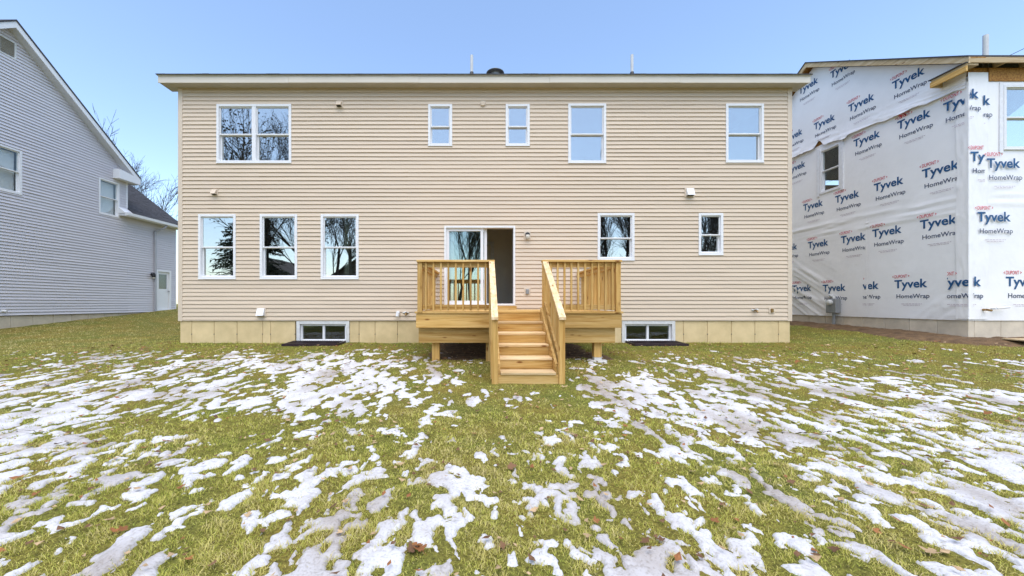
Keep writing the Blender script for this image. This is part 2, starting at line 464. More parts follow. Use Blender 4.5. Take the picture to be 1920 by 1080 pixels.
# ---- snow: how much of the lawn it covers, read off at points of the lawn
cov_rows = [
 (655, [(0,0),(480,0),(560,.15),(640,.25),(720,.15),(800,0),(1280,0),(1920,0)]),
 (690, [(0,.05),(160,.25),(320,.35),(480,.5),(560,.6),(640,.75),(720,.6),(800,.3),(880,.05),(960,0),(1120,.1),(1280,.1),(1440,.15),(1600,.1),(1760,.05),(1920,.15)]),
 (720, [(0,.5),(160,.55),(320,.6),(480,.7),(640,.85),(720,.8),(800,.4),(880,.1),(960,0),(1060,0),(1120,.5),(1200,.7),(1280,.6),(1360,.6),(1440,.3),(1520,.3),(1600,.4),(1760,.3),(1920,.3)]),
 (760, [(0,.6),(160,.6),(320,.6),(480,.8),(560,.85),(640,.6),(720,.35),(800,.35),(880,.25),(960,.3),(1040,.05),(1120,.3),(1200,.5),(1280,.7),(1440,.55),(1600,.5),(1760,.6),(1920,.6)]),
 (800, [(0,.5),(160,.45),(320,.3),(480,.3),(560,.5),(640,.2),(720,.25),(800,.3),(880,.02),(960,.05),(1040,.3),(1120,.3),(1200,.35),(1280,.6),(1440,.6),(1600,.5),(1760,.55),(1920,.5)]),
 (860, [(0,.5),(160,.4),(320,.5),(480,.45),(560,.3),(640,.15),(720,.15),(800,.2),(880,.05),(960,.1),(1040,.5),(1120,.3),(1200,.25),(1280,.35),(1360,.4),(1440,.3),(1520,.5),(1600,.5),(1760,.5),(1920,.5)]),
 (910, [(0,.5),(160,.5),(320,.5),(480,.75),(560,.7),(640,.35),(720,.4),(800,.35),(880,.4),(960,.1),(1040,.6),(1120,.5),(1200,.1),(1280,.3),(1360,.3),(1440,.25),(1520,.4),(1600,.5),(1760,.45),(1920,.5)]),
 (970, [(0,.6),(160,.4),(320,.45),(480,.3),(560,.2),(640,.2),(720,.4),(800,.45),(880,.4),(960,.1),(1040,.5),(1120,.6),(1200,.35),(1280,.6),(1360,.45),(1440,.2),(1520,.4),(1600,.45),(1760,.6),(1920,.6)]),
 (1040, [(0,.4),(160,.4),(320,.45),(480,.4),(560,.55),(640,.6),(720,.6),(800,.6),(880,.25),(960,.35),(1040,.5),(1120,.6),(1200,.5),(1280,.65),(1360,.6),(1440,.3),(1520,.35),(1600,.4),(1760,.5),(1920,.45)]),
]
# each row lies at one depth on the lawn; columns become bearings
row_Y = []
for py, _ in cov_rows:
    Yd = EYE*720/(py-570)
    for _i in range(6): Yd = (EYE-float(0.21*sstep(3.5,10.3,np.array(Yd))))*720/(py-570)
    row_Y.append(Yd)
def coverage(x, y):
    t = 900 + 720*x/np.maximum(y, 0.3)
    rows = [np.interp(t, [p[0] for p in r], [p[1] for p in r]) for _, r in cov_rows]
    order = np.argsort(row_Y); Ys = np.array(row_Y)[order]; C = np.stack([rows[i] for i in order], 0)
    k = np.clip(np.searchsorted(Ys, y), 1, len(Ys)-1)
    f = np.clip((y-Ys[k-1])/(Ys[k]-Ys[k-1]), 0, 1)
    a = np.take_along_axis(C, (k-1)[None], 0)[0]; b = np.take_along_axis(C, k[None], 0)[0]
    c = a*(1-f)+b*f
    return c*(1-sstep(8.3, 8.9, y))
def snow_field(x, y):
    j1 = 0.016*(fbm(x/0.035, y/0.04, 35, 2)-0.5)*2; j2 = 0.018*(fbm(x/0.035+7, y/0.04, 37, 2)-0.5)*2
    wx = x + 0.075*(fbm(x/0.15, y/0.2, 31, 3)-0.5)*2 + j1
    wy = y + 0.09*(fbm(x/0.16+40, y/0.2, 33, 3)-0.5)*2 + j2
    big = 0.14*fbm(wx/0.8, wy/1.4, 49, 2)
    edge = 0.09*(fbm(x/0.028, y/0.035, 51, 2)-0.5)
    a = 0.56*fbm(wx/0.062, wy/0.115, 43, 3, 0.5) + 0.30*fbm(wx/0.135, wy/0.26, 45, 2)
    b = 0.58*fbm(wx/0.078, wy/0.165, 41, 3, 0.5) + 0.28*fbm(wx/0.17, wy/0.38, 47, 2)
    t = sstep(2.6, 5.5, y)
    return a*(1-t)+b*t + big + edge
_t = np.random.default_rng(3)
_sx, _sy = _t.uniform(-9, 9, 60000), _t.uniform(1.3, 8.5, 60000)
_q = np.sort(snow_field(_sx, _sy))
def snow_h(x, y):
    n = snow_field(x, y)
    thr = _q[np.clip(((1-coverage(x, y)*(0.86-0.10*sstep(1.0, 3.5, x)))*(len(_q)-1)).astype(int), 0, len(_q)-1)]
    thr = np.where(coverage(x, y) < 0.015, 2.0, thr)
    d = n-thr
    return np.clip(np.where(d > 0, 0.002+0.021*(1-np.exp(-d/0.06)), d*0.30), -0.03, 0.05)
def snow_patch(x0, x1, y0, y1, dx, dy, k0):
    ax, ay = np.arange(x0, x1+1e-6, dx), np.arange(y0, y1+1e-6, dy)
    X, Y = np.meshgrid(ax, ay)
    H = snow_h(X, Y)
    Z = ground_z(X, Y) + H + 0.004*(fbm(X/0.05, Y/0.05, 61, 2)-0.5)*(H > 0)
    F = grid_faces(len(ay), len(ax))
    keep = (H.ravel()[F].max(1) > 0.0)
    F = F[keep]
    u, inv = np.unique(F, return_inverse=True)
    V = np.stack([X, Y, Z], -1).reshape(-1, 3)[u]
    return V, inv.reshape(F.shape) + k0
parts = []; k0 = 0
for a in ((-5.2,5.6,1.2,3.6,0.011,0.013), (-9.0,9.2,3.6,6.0,0.02,0.022), (-12.5,13.0,6.0,9.0,0.03,0.033)):
    v, f = snow_patch(*a, k0); parts.append((v, f)); k0 += len(v)
snow = np_mesh('melting_snow', np.concatenate([p[0] for p in parts]), np.concatenate([p[1] for p in parts]), M['snow'])
tag(snow, 'thin streaky patches of melting snow on the lawn', 'snow', None, 'stuff')

# ---- bare soil along the wrapped house
def soil_mesh():
    ax, ay = np.arange(7.95, 14.0, 0.06), np.arange(6.6, 15.5, 0.06)
    X, Y = np.meshgrid(ax, ay)
    dist = np.where(Y > 8.81, 11.2-X, np.where(X > 11.2, 8.81-Y, np.hypot(11.2-X, 8.81-Y)))
    wdt = 0.55 + 0.5*(fbm(X/0.9, Y/0.9, 71, 3)) + 0.9*sstep(11.0, 13.0, X) + 0.25*sstep(11, 8.8, Y)
    d = wdt - dist + 0.35*(fbm(X/0.3, Y/0.3, 73, 3)-0.5)
    H = np.clip(d*0.12, -0.03, 0.07) + 0.05*(fbm(X/0.18, Y/0.18, 75, 3)-0.5)*(d > 0)
    F = grid_faces(len(ay), len(ax)); F = F[(H.ravel()[F].max(1) > -0.005)]
    u, inv = np.unique(F, return_inverse=True)
    V = np.stack([X, Y, ground_z(X, Y)+H], -1).reshape(-1, 3)[u]
    return V, inv.reshape(F.shape)
def soil_d(X, Y):
    dist = np.where(Y > 8.81, 11.2-X, np.where(X > 11.2, 8.81-Y, np.hypot(11.2-X, 8.81-Y)))
    wdt = 0.55 + 0.5*(fbm(X/0.9, Y/0.9, 71, 3)) + 0.9*sstep(11.0, 13.0, X) + 0.25*sstep(11, 8.8, Y)
    return np.where(X > 7.9, wdt - dist + 0.35*(fbm(X/0.3, Y/0.3, 73, 3)-0.5), -9)
v, f = soil_mesh()
tag(np_mesh('bare_soil', v, f, M['soil']), 'strip of bare brown soil along the foundation of the wrapped house', None, None, 'structure')

def shade_soil_d(X, Y):  # dark soil sheet added under the deck, deepening the shade there by colour
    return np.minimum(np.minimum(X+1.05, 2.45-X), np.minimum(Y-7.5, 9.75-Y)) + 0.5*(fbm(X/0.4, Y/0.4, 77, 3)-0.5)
def shade_soil_mesh():
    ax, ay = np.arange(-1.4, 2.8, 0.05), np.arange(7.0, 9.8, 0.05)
    X, Y = np.meshgrid(ax, ay); d = shade_soil_d(X, Y)
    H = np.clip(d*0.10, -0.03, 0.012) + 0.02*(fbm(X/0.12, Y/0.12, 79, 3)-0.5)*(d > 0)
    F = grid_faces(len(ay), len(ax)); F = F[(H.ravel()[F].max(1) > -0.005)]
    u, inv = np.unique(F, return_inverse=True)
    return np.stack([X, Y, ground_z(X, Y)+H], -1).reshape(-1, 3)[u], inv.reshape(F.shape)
v, f = shade_soil_mesh()
tag(np_mesh('bare_soil', v, f, M['soil']), 'bare soil added under the wooden deck to deepen its shade', None, None, 'structure')

# ------------------------------------------------------------------ building helpers
def wall_sheet(parent, T, u0, u1, v0, v1, openings, mat, thick=0.16, name='wall', w=0.0):
    """a wall with real openings, front at w, back at w - thick; openings (ua, ub, va, vb)"""
    us = sorted({u0, u1, *[o[0] for o in openings], *[o[1] for o in openings]})
    vs = sorted({v0, v1, *[o[2] for o in openings], *[o[3] for o in openings]})
    us = [u for u in us if u0 <= u <= u1]; vs = [v for v in vs if v0 <= v <= v1]
    mb = MB(T)
    for a, b in zip(us[:-1], us[1:]):
        for c, d in zip(vs[:-1], vs[1:]):
            mu, mv = (a+b)/2, (c+d)/2
            if any(o[0] < mu < o[1] and o[2] < mv < o[3] for o in openings): continue
            for q in (w, w-thick):
                k = mb.pts([(a,c,q),(b,c,q),(b,d,q),(a,d,q)]); mb.face([k,k+1,k+2,k+3])
    for (a, b, c, d) in list(openings) + [(u0,u1,v0,v1)]:
        for p, q in (((a,c),(b,c)),((b,c),(b,d)),((b,d),(a,d)),((a,d),(a,c))):
            k = mb.pts([(*p,w),(*q,w),(*q,w-thick),(*p,w-thick)]); mb.face([k,k+1,k+2,k+3])
    return mb.build(name, mat, parent, recalc=False)

COURSE = 0.1016
def siding(parent, T, u0, u1, v0, v1, openings, mat, roofline=None, rnd=None, joint=3.8, lip=0.0225):
    """one object per clapboard course, interrupted at openings; roofline(v) gives the u-range at height v on a gable"""
    rnd = rnd or random.Random(5)
    z = v0; k = 0; joints = []; scraps = MB(T)
    while z < v1-0.01:
        zt = min(z+COURSE, v1)
        if k % 2 == 0:                                   # panels carry two courses, their end laps shift from row to row
            off = rnd.uniform(0.2, joint)
            joints = [u0+off+i*joint for i in range(int((u1-u0)/joint)+1)]
        wob = rnd.uniform(-0.002, 0.002)
        def piece(a, b, za, zb):
            if b-a < 0.004 or zb-za < 0.004: return
            small = zb-za < COURSE*0.55
            mb = scraps if small else MB(T)
            n = max(1, int((b-a)/0.75)); xs_ = [a+(b-a)*i/n for i in range(n+1)]
            for q in joints:
                if a+0.05 < q < b-0.05: xs_ += [q, q+0.003]
            xs_.sort()
            o = lambda zz: 0.002 + (z+COURSE-zz)/COURSE*lip
            ring = []
            for x in xs_:
                j = rnd.uniform(-0.0012, 0.0012)+wob+0.003*(sum(1 for q in joints if q < x-0.001) % 2)
                jz = rnd.uniform(-0.0026, 0.0026) if za == z else 0
                xb = xt = x
                if roofline:
                    lo0, hi0 = roofline(za); lo1, hi1 = roofline(zb)
                    xb = min(max(x, lo0), hi0); xt = min(max(x, lo1), hi1)
                ring.append([(xb,za+0.010+jz,-0.002),(xb,za+jz,o(za)-0.003+j),(xb,za+0.004+jz,o(za)+j),(xt,zb+0.012,o(zb)),(xt,zb+0.012,-0.002)])
            base = mb.pts([p for r in ring for p in r]); n = len(ring)-1
            for i in range(n):
                for q in range(4):
                    p0 = base+i*5+q; mb.face([p0, p0+5, p0+6, p0+1])
            mb.face([base+q for q in range(5)]); e = base+n*5; mb.face([e+q for q in range(4,-1,-1)])
            if not small: mb.build('siding_course', mat, parent)
        ops = [o for o in openings if o[2] < zt-0.001 and o[3] > z+0.001]
        cuts = sorted({u0, u1, *[o[0] for o in ops], *[o[1] for o in ops]})
        for i, (a, b) in enumerate(zip(cuts[:-1], cuts[1:])):
            mid = (a+b)/2; rng = [(z, zt)]
            for o in ops:
                if o[0] < mid < o[1]:
                    new = []
                    for c, d in rng:
                        if o[2] > c: new.append((c, min(d, o[2])))
                        if o[3] < d: new.append((max(c, o[3]), d))
                    rng = [r for r in new if r[1]-r[0] > 0.004]
            if roofline:
                lo, hi = roofline(z)
                a, b = max(a, lo), min(b, hi)
                if b-a < 0.02: continue
            for c, d in rng: piece(a, b, c, d)
        z = zt; k += 1
    if scraps.v: scraps.build('siding_offcut', mat, parent)['kind'] = 'stuff'

def frame_boxes(mb, u0, u1, v0, v1, t, w0, w1, ch=0.004):
    mb.box((u0,v0,w0),(u0+t,v1,w1),ch); mb.box((u1-t,v0,w0),(u1,v1,w1),ch)
    mb.box((u0+t,v1-t,w0),(u1-t,v1,w1-0.001),ch); mb.box((u0+t,v0,w0),(u1-t,v0+t,w1-0.001),ch)

def dh_window(parent, T, u0, u1, v0, v1, units=1, mid=0.5, glass='glass', frame='white', label=None):
    """double-hung window: frame > upper and lower sash, meeting rail, panes, sill"""
    t = 0.062
    mb = MB(T); frame_boxes(mb, u0, u1, v0, v1, t, -0.10, 0.034)
    mb.box((u0-0.006, v0-0.012, 0.0), (u1+0.006, v0-0.0005, 0.042), 0.003)
    w = (u1-u0-2*t-(units-1)*0.10)/units
    for i in range(units-1):
        a = u0+t+(i+1)*w+i*0.10; mb.box((a, v0+t, -0.10), (a+0.10, v1-t, 0.030), 0.004)
    win = mb.build('window', M[frame], parent)
    if label: win['label'] = label
    zm = v0+(v1-v0)*mid
    for i in range(units):
        a = u0+t+i*(w+0.10); b = a+w
        mb = MB(T); frame_boxes(mb, a, b, zm-0.010, v1-t, 0.026, -0.045, -0.004, 0.003); mb.build('sash', M[frame], win)
        mb = MB(T); frame_boxes(mb, a, b, v0+t, zm+0.012, 0.030, -0.088, -0.050, 0.003); mb.build('sash', M[frame], win)
        MB(T).box((a, zm-0.014, -0.052), (b, zm+0.018, 0.002), 0.004).build('meeting_rail', M[frame], win)
        MB(T).box((a+0.02, zm+0.01, -0.027), (b-0.02, v1-t-0.02, -0.021)).build('pane', M[glass], win)
        MB(T).box((a+0.02, v0+t+0.02, -0.072), (b-0.02, zm-0.005, -0.066)).build('pane', M[glass], win)
        MB(T).box((a+w/2-0.03, zm+0.018, -0.04), (a+w/2+0.03, zm+0.028, -0.012), 0.003).build('sash_lock', M[frame], win)
    return win

# ------------------------------------------------------------------ the beige house
S = 720/YW
PX = lambda x: (x-900)/S
PZ = lambda y: EYE+(570-y)/S
T_main = lambda u, v, w: (u, YW-w, v)
XL, XR = PX(337), PX(1482)
Z_SID, Z_SOF = PZ(600), PZ(166)
house = thing('beige_house', 'two-storey house with beige siding and wooden deck in front', 'house', (0, YW+4.5, 0.2))
win_px = [  # x0, x1, y0, y1, units, mid
 (407,547,196,306,2,.49), (803,848,196,274,1,.47), (948,993,196,274,1,.47), (1065,1136,195,306,1,.49), (1360,1431,195,305,1,.49),
 (373,443,402,523,1,.49), (488,558,402,523,1,.49), (602,673,402,523,1,.49), (1120,1189,400,488,1,.47), (1309,1355,400,478,1,.48)]
wins = [(PX(a), PX(b), PZ(d), PZ(c), u, m) for a, b, c, d, u, m in win_px]
door = (PX(833), PX(966), PZ(573), PZ(424))
openings = [w[:4] for w in wins] + [door]
HB = YW+9.0                                     # far wall
wall = wall_sheet(house, T_main, XL, XR, Z_SID-0.02, Z_SOF+0.02, openings, M['wall_core'])
siding(wall, T_main, XL+0.07, XR-0.07, Z_SID, Z_SOF-0.002, openings, M['siding'])
# other outside walls
for x0, x1 in ((XL, XL+0.16), (XR-0.16, XR)):
    mb = MB(); z = Z_SID
    mb.prism([(YW+0.18, Z_SID), (HB, Z_SID), (HB, Z_SOF), (YW+4.5, Z_SOF+2.35), (YW+0.18, Z_SOF)], 0, x0, x1)
    mb.build('side_wall', M['siding'], house)
MB().box((XL+0.17, HB-0.16, Z_SID), (XR-0.17, HB, Z_SOF)).build('far_wall', M['siding'], house)
for a, b in ((XL-0.012, XL+0.085), (XR-0.085, XR+0.012)):
    MB(T_main).box((a, Z_SID-0.03, 0.0), (b, Z_SOF-0.003, 0.026), 0.005).build('corner_board', M['beige_trim'], house)
for a, b in ((XL-0.03, XL-0.002), (XR+0.002, XR+0.03)):
    MB().box((a, YW-0.024, Z_SID-0.03), (b, YW+0.09, Z_SOF-0.003), 0.005).build('corner_board', M['beige_trim'], house)
MB(T_main).box((XL+0.086, Z_SID-0.022, 0.0), (XR-0.086, Z_SID-0.002, 0.02), 0.003).build('starter_strip', M['beige_trim'], house)
# eave and roof
EV = YW-0.27; ZF0, ZF1 = Z_SOF, Z_SOF+0.165
EL, ER = PX(296)*EV/YW, PX(1520)*EV/YW
PITCH = math.tan(R(27.0))
MB().box((EL+0.02, EV+0.02, ZF0), (ER-0.02, YW+0.15, ZF0+0.018)).build('soffit', M['soffit'], house)
nf = 5
for i in range(nf):                              # fascia comes in lapped lengths
    a, b = EL+(ER-EL)*i/nf, EL+(ER-EL)*(i+1)/nf
    MB().box((a+0.001, EV-0.002*(i % 2), ZF0-0.008+0.003*(i % 2)), (b-0.001, EV+0.018, ZF1-0.004*(i % 3)), 0.004).build('fascia_board', M['fascia'], house)
MB().box((EL-0.015, EV-0.03, ZF1), (ER+0.015, EV+0.05, ZF1+0.010), 0.003).build('drip_edge', M['white_worn'], house)
rnd = random.Random(11)
# shingle lip: ragged row at the eave
x = EL-0.02
mb = MB()
while x < ER+0.02:
    w_ = rnd.uniform(0.16, 0.34); mb.box((x, EV-0.045-rnd.uniform(0,0.008), ZF1+0.011), (min(x+w_-0.004, ER+0.02), EV+0.12, ZF1+0.020+rnd.uniform(0,0.010))); x += w_
lip = mb.build('shingle_row', M['shingle'], house); lip['kind'] = 'stuff'
RY = YW+4.5
zr = lambda y: ZF1+0.012+(y-EV)*PITCH
for ya, yb in ((EV-0.03, RY), (2*RY-EV+0.03, RY)):
    za, zb = ZF1+0.008, zr(RY)
    MB().hexa([(EL-0.01,ya,za-0.05+0.06),(ER+0.01,ya,za-0.05+0.06),(ER+0.01,yb,zb-0.05),(EL-0.01,yb,zb-0.05),
               (EL-0.01,ya,za+0.03),(ER+0.01,ya,za+0.03),(ER+0.01,yb,zb+0.01),(EL-0.01,yb,zb+0.01)]).build('roof', M['shingle'], house)
for xa, xb in ((EL, EL+0.02), (ER-0.02, ER)):   # rake boards
    MB().prism([(EV+0.02, ZF0), (RY, ZF0+(RY-EV)*PITCH), (RY, ZF0+0.165+(RY-EV)*PITCH-0.05), (EV+0.02, ZF1)], 0, xa, xb).build('rake_board', M['fascia'], house)
for xa, xb in ((EL+0.021, XL-0.001), (XR+0.001, ER-0.021)):
    MB().prism([(YW+0.16, ZF0+0.02), (RY, ZF0+0.02+(RY-YW-0.16)*PITCH), (RY, ZF0+0.04+(RY-YW-0.16)*PITCH), (YW+0.16, ZF0+0.045)], 0, xa, xb).build('rake_soffit', M['soffit'], house)
# roof vents
def zr_at(y): return zr(y)+0.03
for px, pt in ((884.5, 104), (1185, 103)):
    y = 11.0; xx = (px-900)*y/720; zt = EYE+(570-pt)*y/720
    o = MB().tube((xx, y, zr_at(y)-0.1), (xx, y, zt), 0.042, 0.042, 14).build('vent_pipe', M['pvc'], house, smooth=False)
    MB().lathe((xx, y, zr_at(y)-0.12), [(0.12,0),(0.11,0.10),(0.075,0.2),(0.055,0.27),(0.052,0.30)], 16).build('pipe_boot', M['black'], o)
y = 10.9; xx = (928.5-900)*y/720; zt = EYE+(570-131.5)*y/720
o = MB().lathe((xx, y, zt-0.42), [(0.14,0),(0.14,0.34)], 18).build('roof_vent', M['grey_metal'], house)
MB().lathe((xx, y, zt-0.10), [(0.25,0.0),(0.255,0.012),(0.14,0.075),(0.12,0.10)], 18).build('vent_cap', M['grey_metal'], o)
# foundation: poured concrete, form panels as seen
joints_px = [337,359,401,444,492,507,553,655,673,703,745,790,850,905,960,1015,1070,1125,1166,1266,1282,1327,1372,1416,1460,1482]
fnd = MB().box((XL+0.02, YW+0.03, -0.4), (XR-0.02, YW+0.2, 0.19)).build('foundation', M['concrete'], house)
for a, b in zip(joints_px[:-1], joints_px[1:]):
    if (a, b) in ((553,655),(1166,1266)): continue
    o = rnd.uniform(0, 0.004)
    MB().box((PX(a)+0.004, YW+0.012-o, -0.35), (PX(b)-0.004, YW+0.21, Z_SID-0.024), 0.006).build('concrete_panel', M['concrete'], fnd)
for a in joints_px[1:-1]:                         # form ties left as small stubs
    MB().tube((PX(a), YW+0.03, 0.43), (PX(a), YW-0.004, 0.43), 0.014, 0.011, 8).build('form_tie', M['wall_core'], fnd)
# interior
iy0 = YW+0.17
MB().box((XL+0.17, iy0, Z_SID+0.2), (XR-0.17, HB-0.17, Z_SID+0.32)).build('interior_floor', M['floorboards'], house)
MB().box((XL+0.17, iy0, 3.65), (XR-0.17, HB-0.17, 3.95)).build('interior_ceiling', M['drywall'], house)
MB().box((XL+0.17, iy0, Z_SOF-0.12), (XR-0.17, HB-0.17, Z_SOF-0.02)).build('upper_ceiling', M['drywall'], house)
MB().box((XL+0.17, iy0, 0.0), (XR-0.17, HB-0.17, 0.1)).build('basement_floor', M['floorboards'], house)
for xx in (-1.6, 2.2, 5.2):
    MB().box((xx, iy0, 3.96), (xx+0.12, HB-0.18, Z_SOF-0.13)).build('partition', M['drywall'], house)
MB().box((-3.4, YW+2.6, Z_SID+0.33), (1.05, YW+2.72, 3.64)).build('partition', M['drywall'], house)
MB().box((1.5, iy0, Z_SID+0.33), (1.62, HB-0.18, 3.64)).build('partition', M['drywall'], house)
MB().box((-3.52, iy0, Z_SID+0.33), (-3.40, HB-0.18, 3.64)).build('partition', M['drywall'], house)
MB().box((0.35, YW+2.52, Z_SID+0.33), (0.45, YW+2.595, 3.1), 0.004).build('door_casing', M['white_worn'], house)
MB().box((-0.60, YW+2.52, 3.1), (0.45, YW+2.594, 3.2), 0.004).build('door_casing', M['white_worn'], house)
MB().box((-0.60, YW+2.52, Z_SID+0.33), (-0.50, YW+2.595, 3.095), 0.004).build('door_casing', M['white_worn'], house)
# windows
for w in wins: dh_window(house, T_main, *w)
# basement windows
for xa, xb in ((556,655), (1166,1266)):
    a, b = PX(xa), PX(xb); za, zb = PZ(646), PZ(601.5)
    mb = MB(T_main); frame_boxes(mb, a, b, za, zb, 0.085, -0.16, 0.012)
    bw = mb.build('basement_window', M['white_worn'], house)
    mb = MB(T_main); frame_boxes(mb, a+0.086, b-0.086, za+0.086, zb-0.086, 0.045, -0.12, -0.05, 0.003); mb.build('sash', M['white'], bw)
    c = (a+b)/2
    MB(T_main).box((c-0.028, za+0.09, -0.125), (c+0.028, zb-0.09, -0.045), 0.003).build('meeting_stile', M['white'], bw)
    for q0, q1 in ((a+0.12, c-0.02), (c+0.02, b-0.12)):
        MB(T_main).box((q0, za+0.12, -0.095), (q1, zb-0.12, -0.088)).build('pane', M['glass_dark'], bw)
# sliding door
a, b, c, d = door
mb = MB(T_main); frame_boxes(mb, a, b, c, d, 0.05, -0.15, 0.036)
sdoor = mb.build('sliding_door', M['white'], house)
mid = PX(905)
mb = MB(T_main); frame_boxes(mb, a+0.05, mid+0.02, c+0.05, d-0.05, 0.075, -0.06, -0.015); mb.build('fixed_panel', M['white'], sdoor)
MB(T_main).box((a+0.11, c+0.11, -0.042), (mid-0.04, d-0.11, -0.034)).build('pane', M['glass_door'], sdoor)
mb = MB(T_main); frame_boxes(mb, a+0.17, mid+0.11, c+0.05, d-0.05, 0.075, -0.125, -0.08); mb.build('sliding_panel', M['white'], sdoor)
MB(T_main).box((a+0.23, c+0.11, -0.106), (mid+0.05, d-0.11, -0.098)).build('pane', M['glass_door'], sdoor)
MB(T_main).box((mid+0.055, c+0.85, -0.08), (mid+0.085, c+1.15, -0.045), 0.006).build('handle', M['white'], sdoor)
MB().box((a, YW-0.10, c-0.11), (b+0.03, YW-0.016, c-0.008), 0.006).build('door_sill', M['wood_x'], house)

# small fittings on the rear wall
def sq_vent(px, py, hood, base='beige_trim', sz=0.17):
    u, v = PX(px), PZ(py)
    o = MB(T_main).box((u-sz/2, v-sz/2, 0), (u+sz/2, v+sz/2, 0.03), 0.006).build('wall_vent', M[base], house)
    h = sz*0.36
    mb = MB(T_main).hexa([(u-h,v-h,0.031),(u+h,v-h,0.031),(u+h,v-h,0.13),(u-h,v-h,0.13),(u-h,v+h,0.031),(u+h,v+h,0.031),(u+h,v+h,0.055),(u-h,v+h,0.055)])
    mb.build('hood', M[hood], o)
    MB(T_main).box((u-h*0.85, v-h-0.012, 0.031), (u+h*0.85, v-h-0.001, 0.10)).build('louvre', M['black'], o)
sq_vent(637, 196, 'beige_trim', sz=0.17)
sq_vent(404, 361, 'beige_trim', sz=0.16)
sq_vent(1292, 361, 'white', sz=0.25)
sq_vent(491, 585, 'white', sz=0.25)
u, v = PX(905.5), PZ(196)
o = MB(T_main).box((u-0.075, v-0.085, 0), (u+0.075, v+0.085, 0.022), 0.005).build('round_vent', M['beige_trim'], house)
MB().lathe((u, YW-0.022, v), [(0.062,0),(0.062,0.03),(0.050,0.04)], 18, (0,-1,0)).build('vent_ring', M['siding'], o)
# wall lamp
u, v = PX(988.5), PZ(442)
o = MB(T_main).box((u-0.085, v-0.11, 0), (u+0.085, v+0.11, 0.026), 0.006).build('wall_lamp', M['beige_trim'], house)
MB().lathe((u, YW-0.026, v+0.02), [(0.05,0),(0.06,0.02),(0.055,0.07),(0.03,0.085)], 16, (0,-1,0)).build('lamp_base', M['black'], o)
MB().lathe((u, YW-0.10, v-0.11), [(0.02,0),(0.045,0.02),(0.052,0.08),(0.045,0.115)], 16).build('lamp_globe', M['lamp_glass'], o, smooth=True)
# outlet
u, v = PX(988.5), PZ(547)
o = MB(T_main).box((u-0.085, v-0.10, 0), (u+0.085, v+0.10, 0.024), 0.006).build('outlet_box', M['beige_trim'], house)
MB(T_main).box((u-0.04, v-0.065, 0.025), (u+0.04, v+0.065, 0.065), 0.01).build('outlet_cover', M['grey_metal'], o)
# pipe elbow, taps, box on the right
u, v = PX(747.5), PZ(588)
mb = MB(); mb.pipe([(u, YW, v+0.03), (u, YW-0.09, v+0.03), (u-0.015, YW-0.11, v-0.07)], 0.042, 12); mb.build('drain_elbow', M['white'], house)
def tap(px, py):
    u, v = PX(px), PZ(py)
    mb = MB(); mb.pipe([(u, YW, v), (u, YW-0.08, v), (u+0.005, YW-0.12, v-0.05)], 0.02, 10)
    mb.lathe((u, YW-0.0, v), [(0.05,0),(0.05,0.02)], 14, (0,-1,0))
    o = mb.build('garden_tap', M['brass'], house)
    MB().lathe((u, YW-0.085, v+0.03), [(0.035,0),(0.04,0.006),(0.035,0.014)], 10).build('tap_wheel', M['white'], o)
    MB().tube((u-0.09, YW-0.02, v+0.012), (u+0.07, YW-0.05, v+0.012), 0.016, 0.016, 8).build('tap_pipe', M['white_worn'], o)
tap(762, 587)
tap(1414, 582)
u, v = PX(1445.5), PZ(582)
o = MB(T_main).box((u-0.07, v-0.085, 0), (u+0.07, v+0.085, 0.03), 0.005).build('utility_box', M['beige_trim'], house)
MB(T_main).box((u-0.03, v-0.05, 0.031), (u+0.03, v+0.05, 0.06), 0.006).build('utility_cover', M['brass'], o)

# window well covers
def well_cover(px0, px1, label):
    a, b = PX(px0), PX(px1); y0, y1 = YW-0.03, YW-0.62
    zc = 0.27
    t = thing('window_well_cover', label, 'window well', ((a+b)/2, YW-0.3, 0.15), 'window well covers')
    mb = MB(); zz = lambda y: zc-(YW-y)*0.05
    for x0, x1 in ((a-0.06, a-0.03), (b+0.03, b+0.06)):
        mb.hexa([(x0,y1,zz(y1)-0.10),(x1,y1,zz(y1)-0.10),(x1,y0,zz(y0)-0.10),(x0,y0,zz(y0)-0.10),(x0,y1,zz(y1)),(x1,y1,zz(y1)),(x1,y0,zz(y0)),(x0,y0,zz(y0))])
    mb.box((a-0.06, y1-0.02, zz(y1)-0.11), (b+0.06, y1+0.012, zz(y1)+0.012), 0.004)
    mb.build('rim', M['dark_steel'], t)
    n = 26
    for i in range(n):
        x = a+(b-a)*(i+0.5)/n
        MB().hexa([(x-0.008,y1+0.013,zz(y1)-0.014),(x+0.008,y1+0.013,zz(y1)-0.014),(x+0.008,y0,zz(y0)-0.014),(x-0.008,y0,zz(y0)-0.014),
                   (x-0.008,y1+0.013,zz(y1)+0.004),(x+0.008,y1+0.013,zz(y1)+0.004),(x+0.008,y0,zz(y0)+0.004),(x-0.008,y0,zz(y0)+0.004)]).build('grate_bar', M['dark_steel'], t)
    MB().box((a-0.03, y1+0.03, zc-0.13), (b+0.03, y0, zc-0.11)).build('well_pan', M['black'], t)
well_cover(556, 645, 'dark grate over the basement window left of the deck')
well_cover(1176, 1262, 'dark grate over the basement window right of the deck')

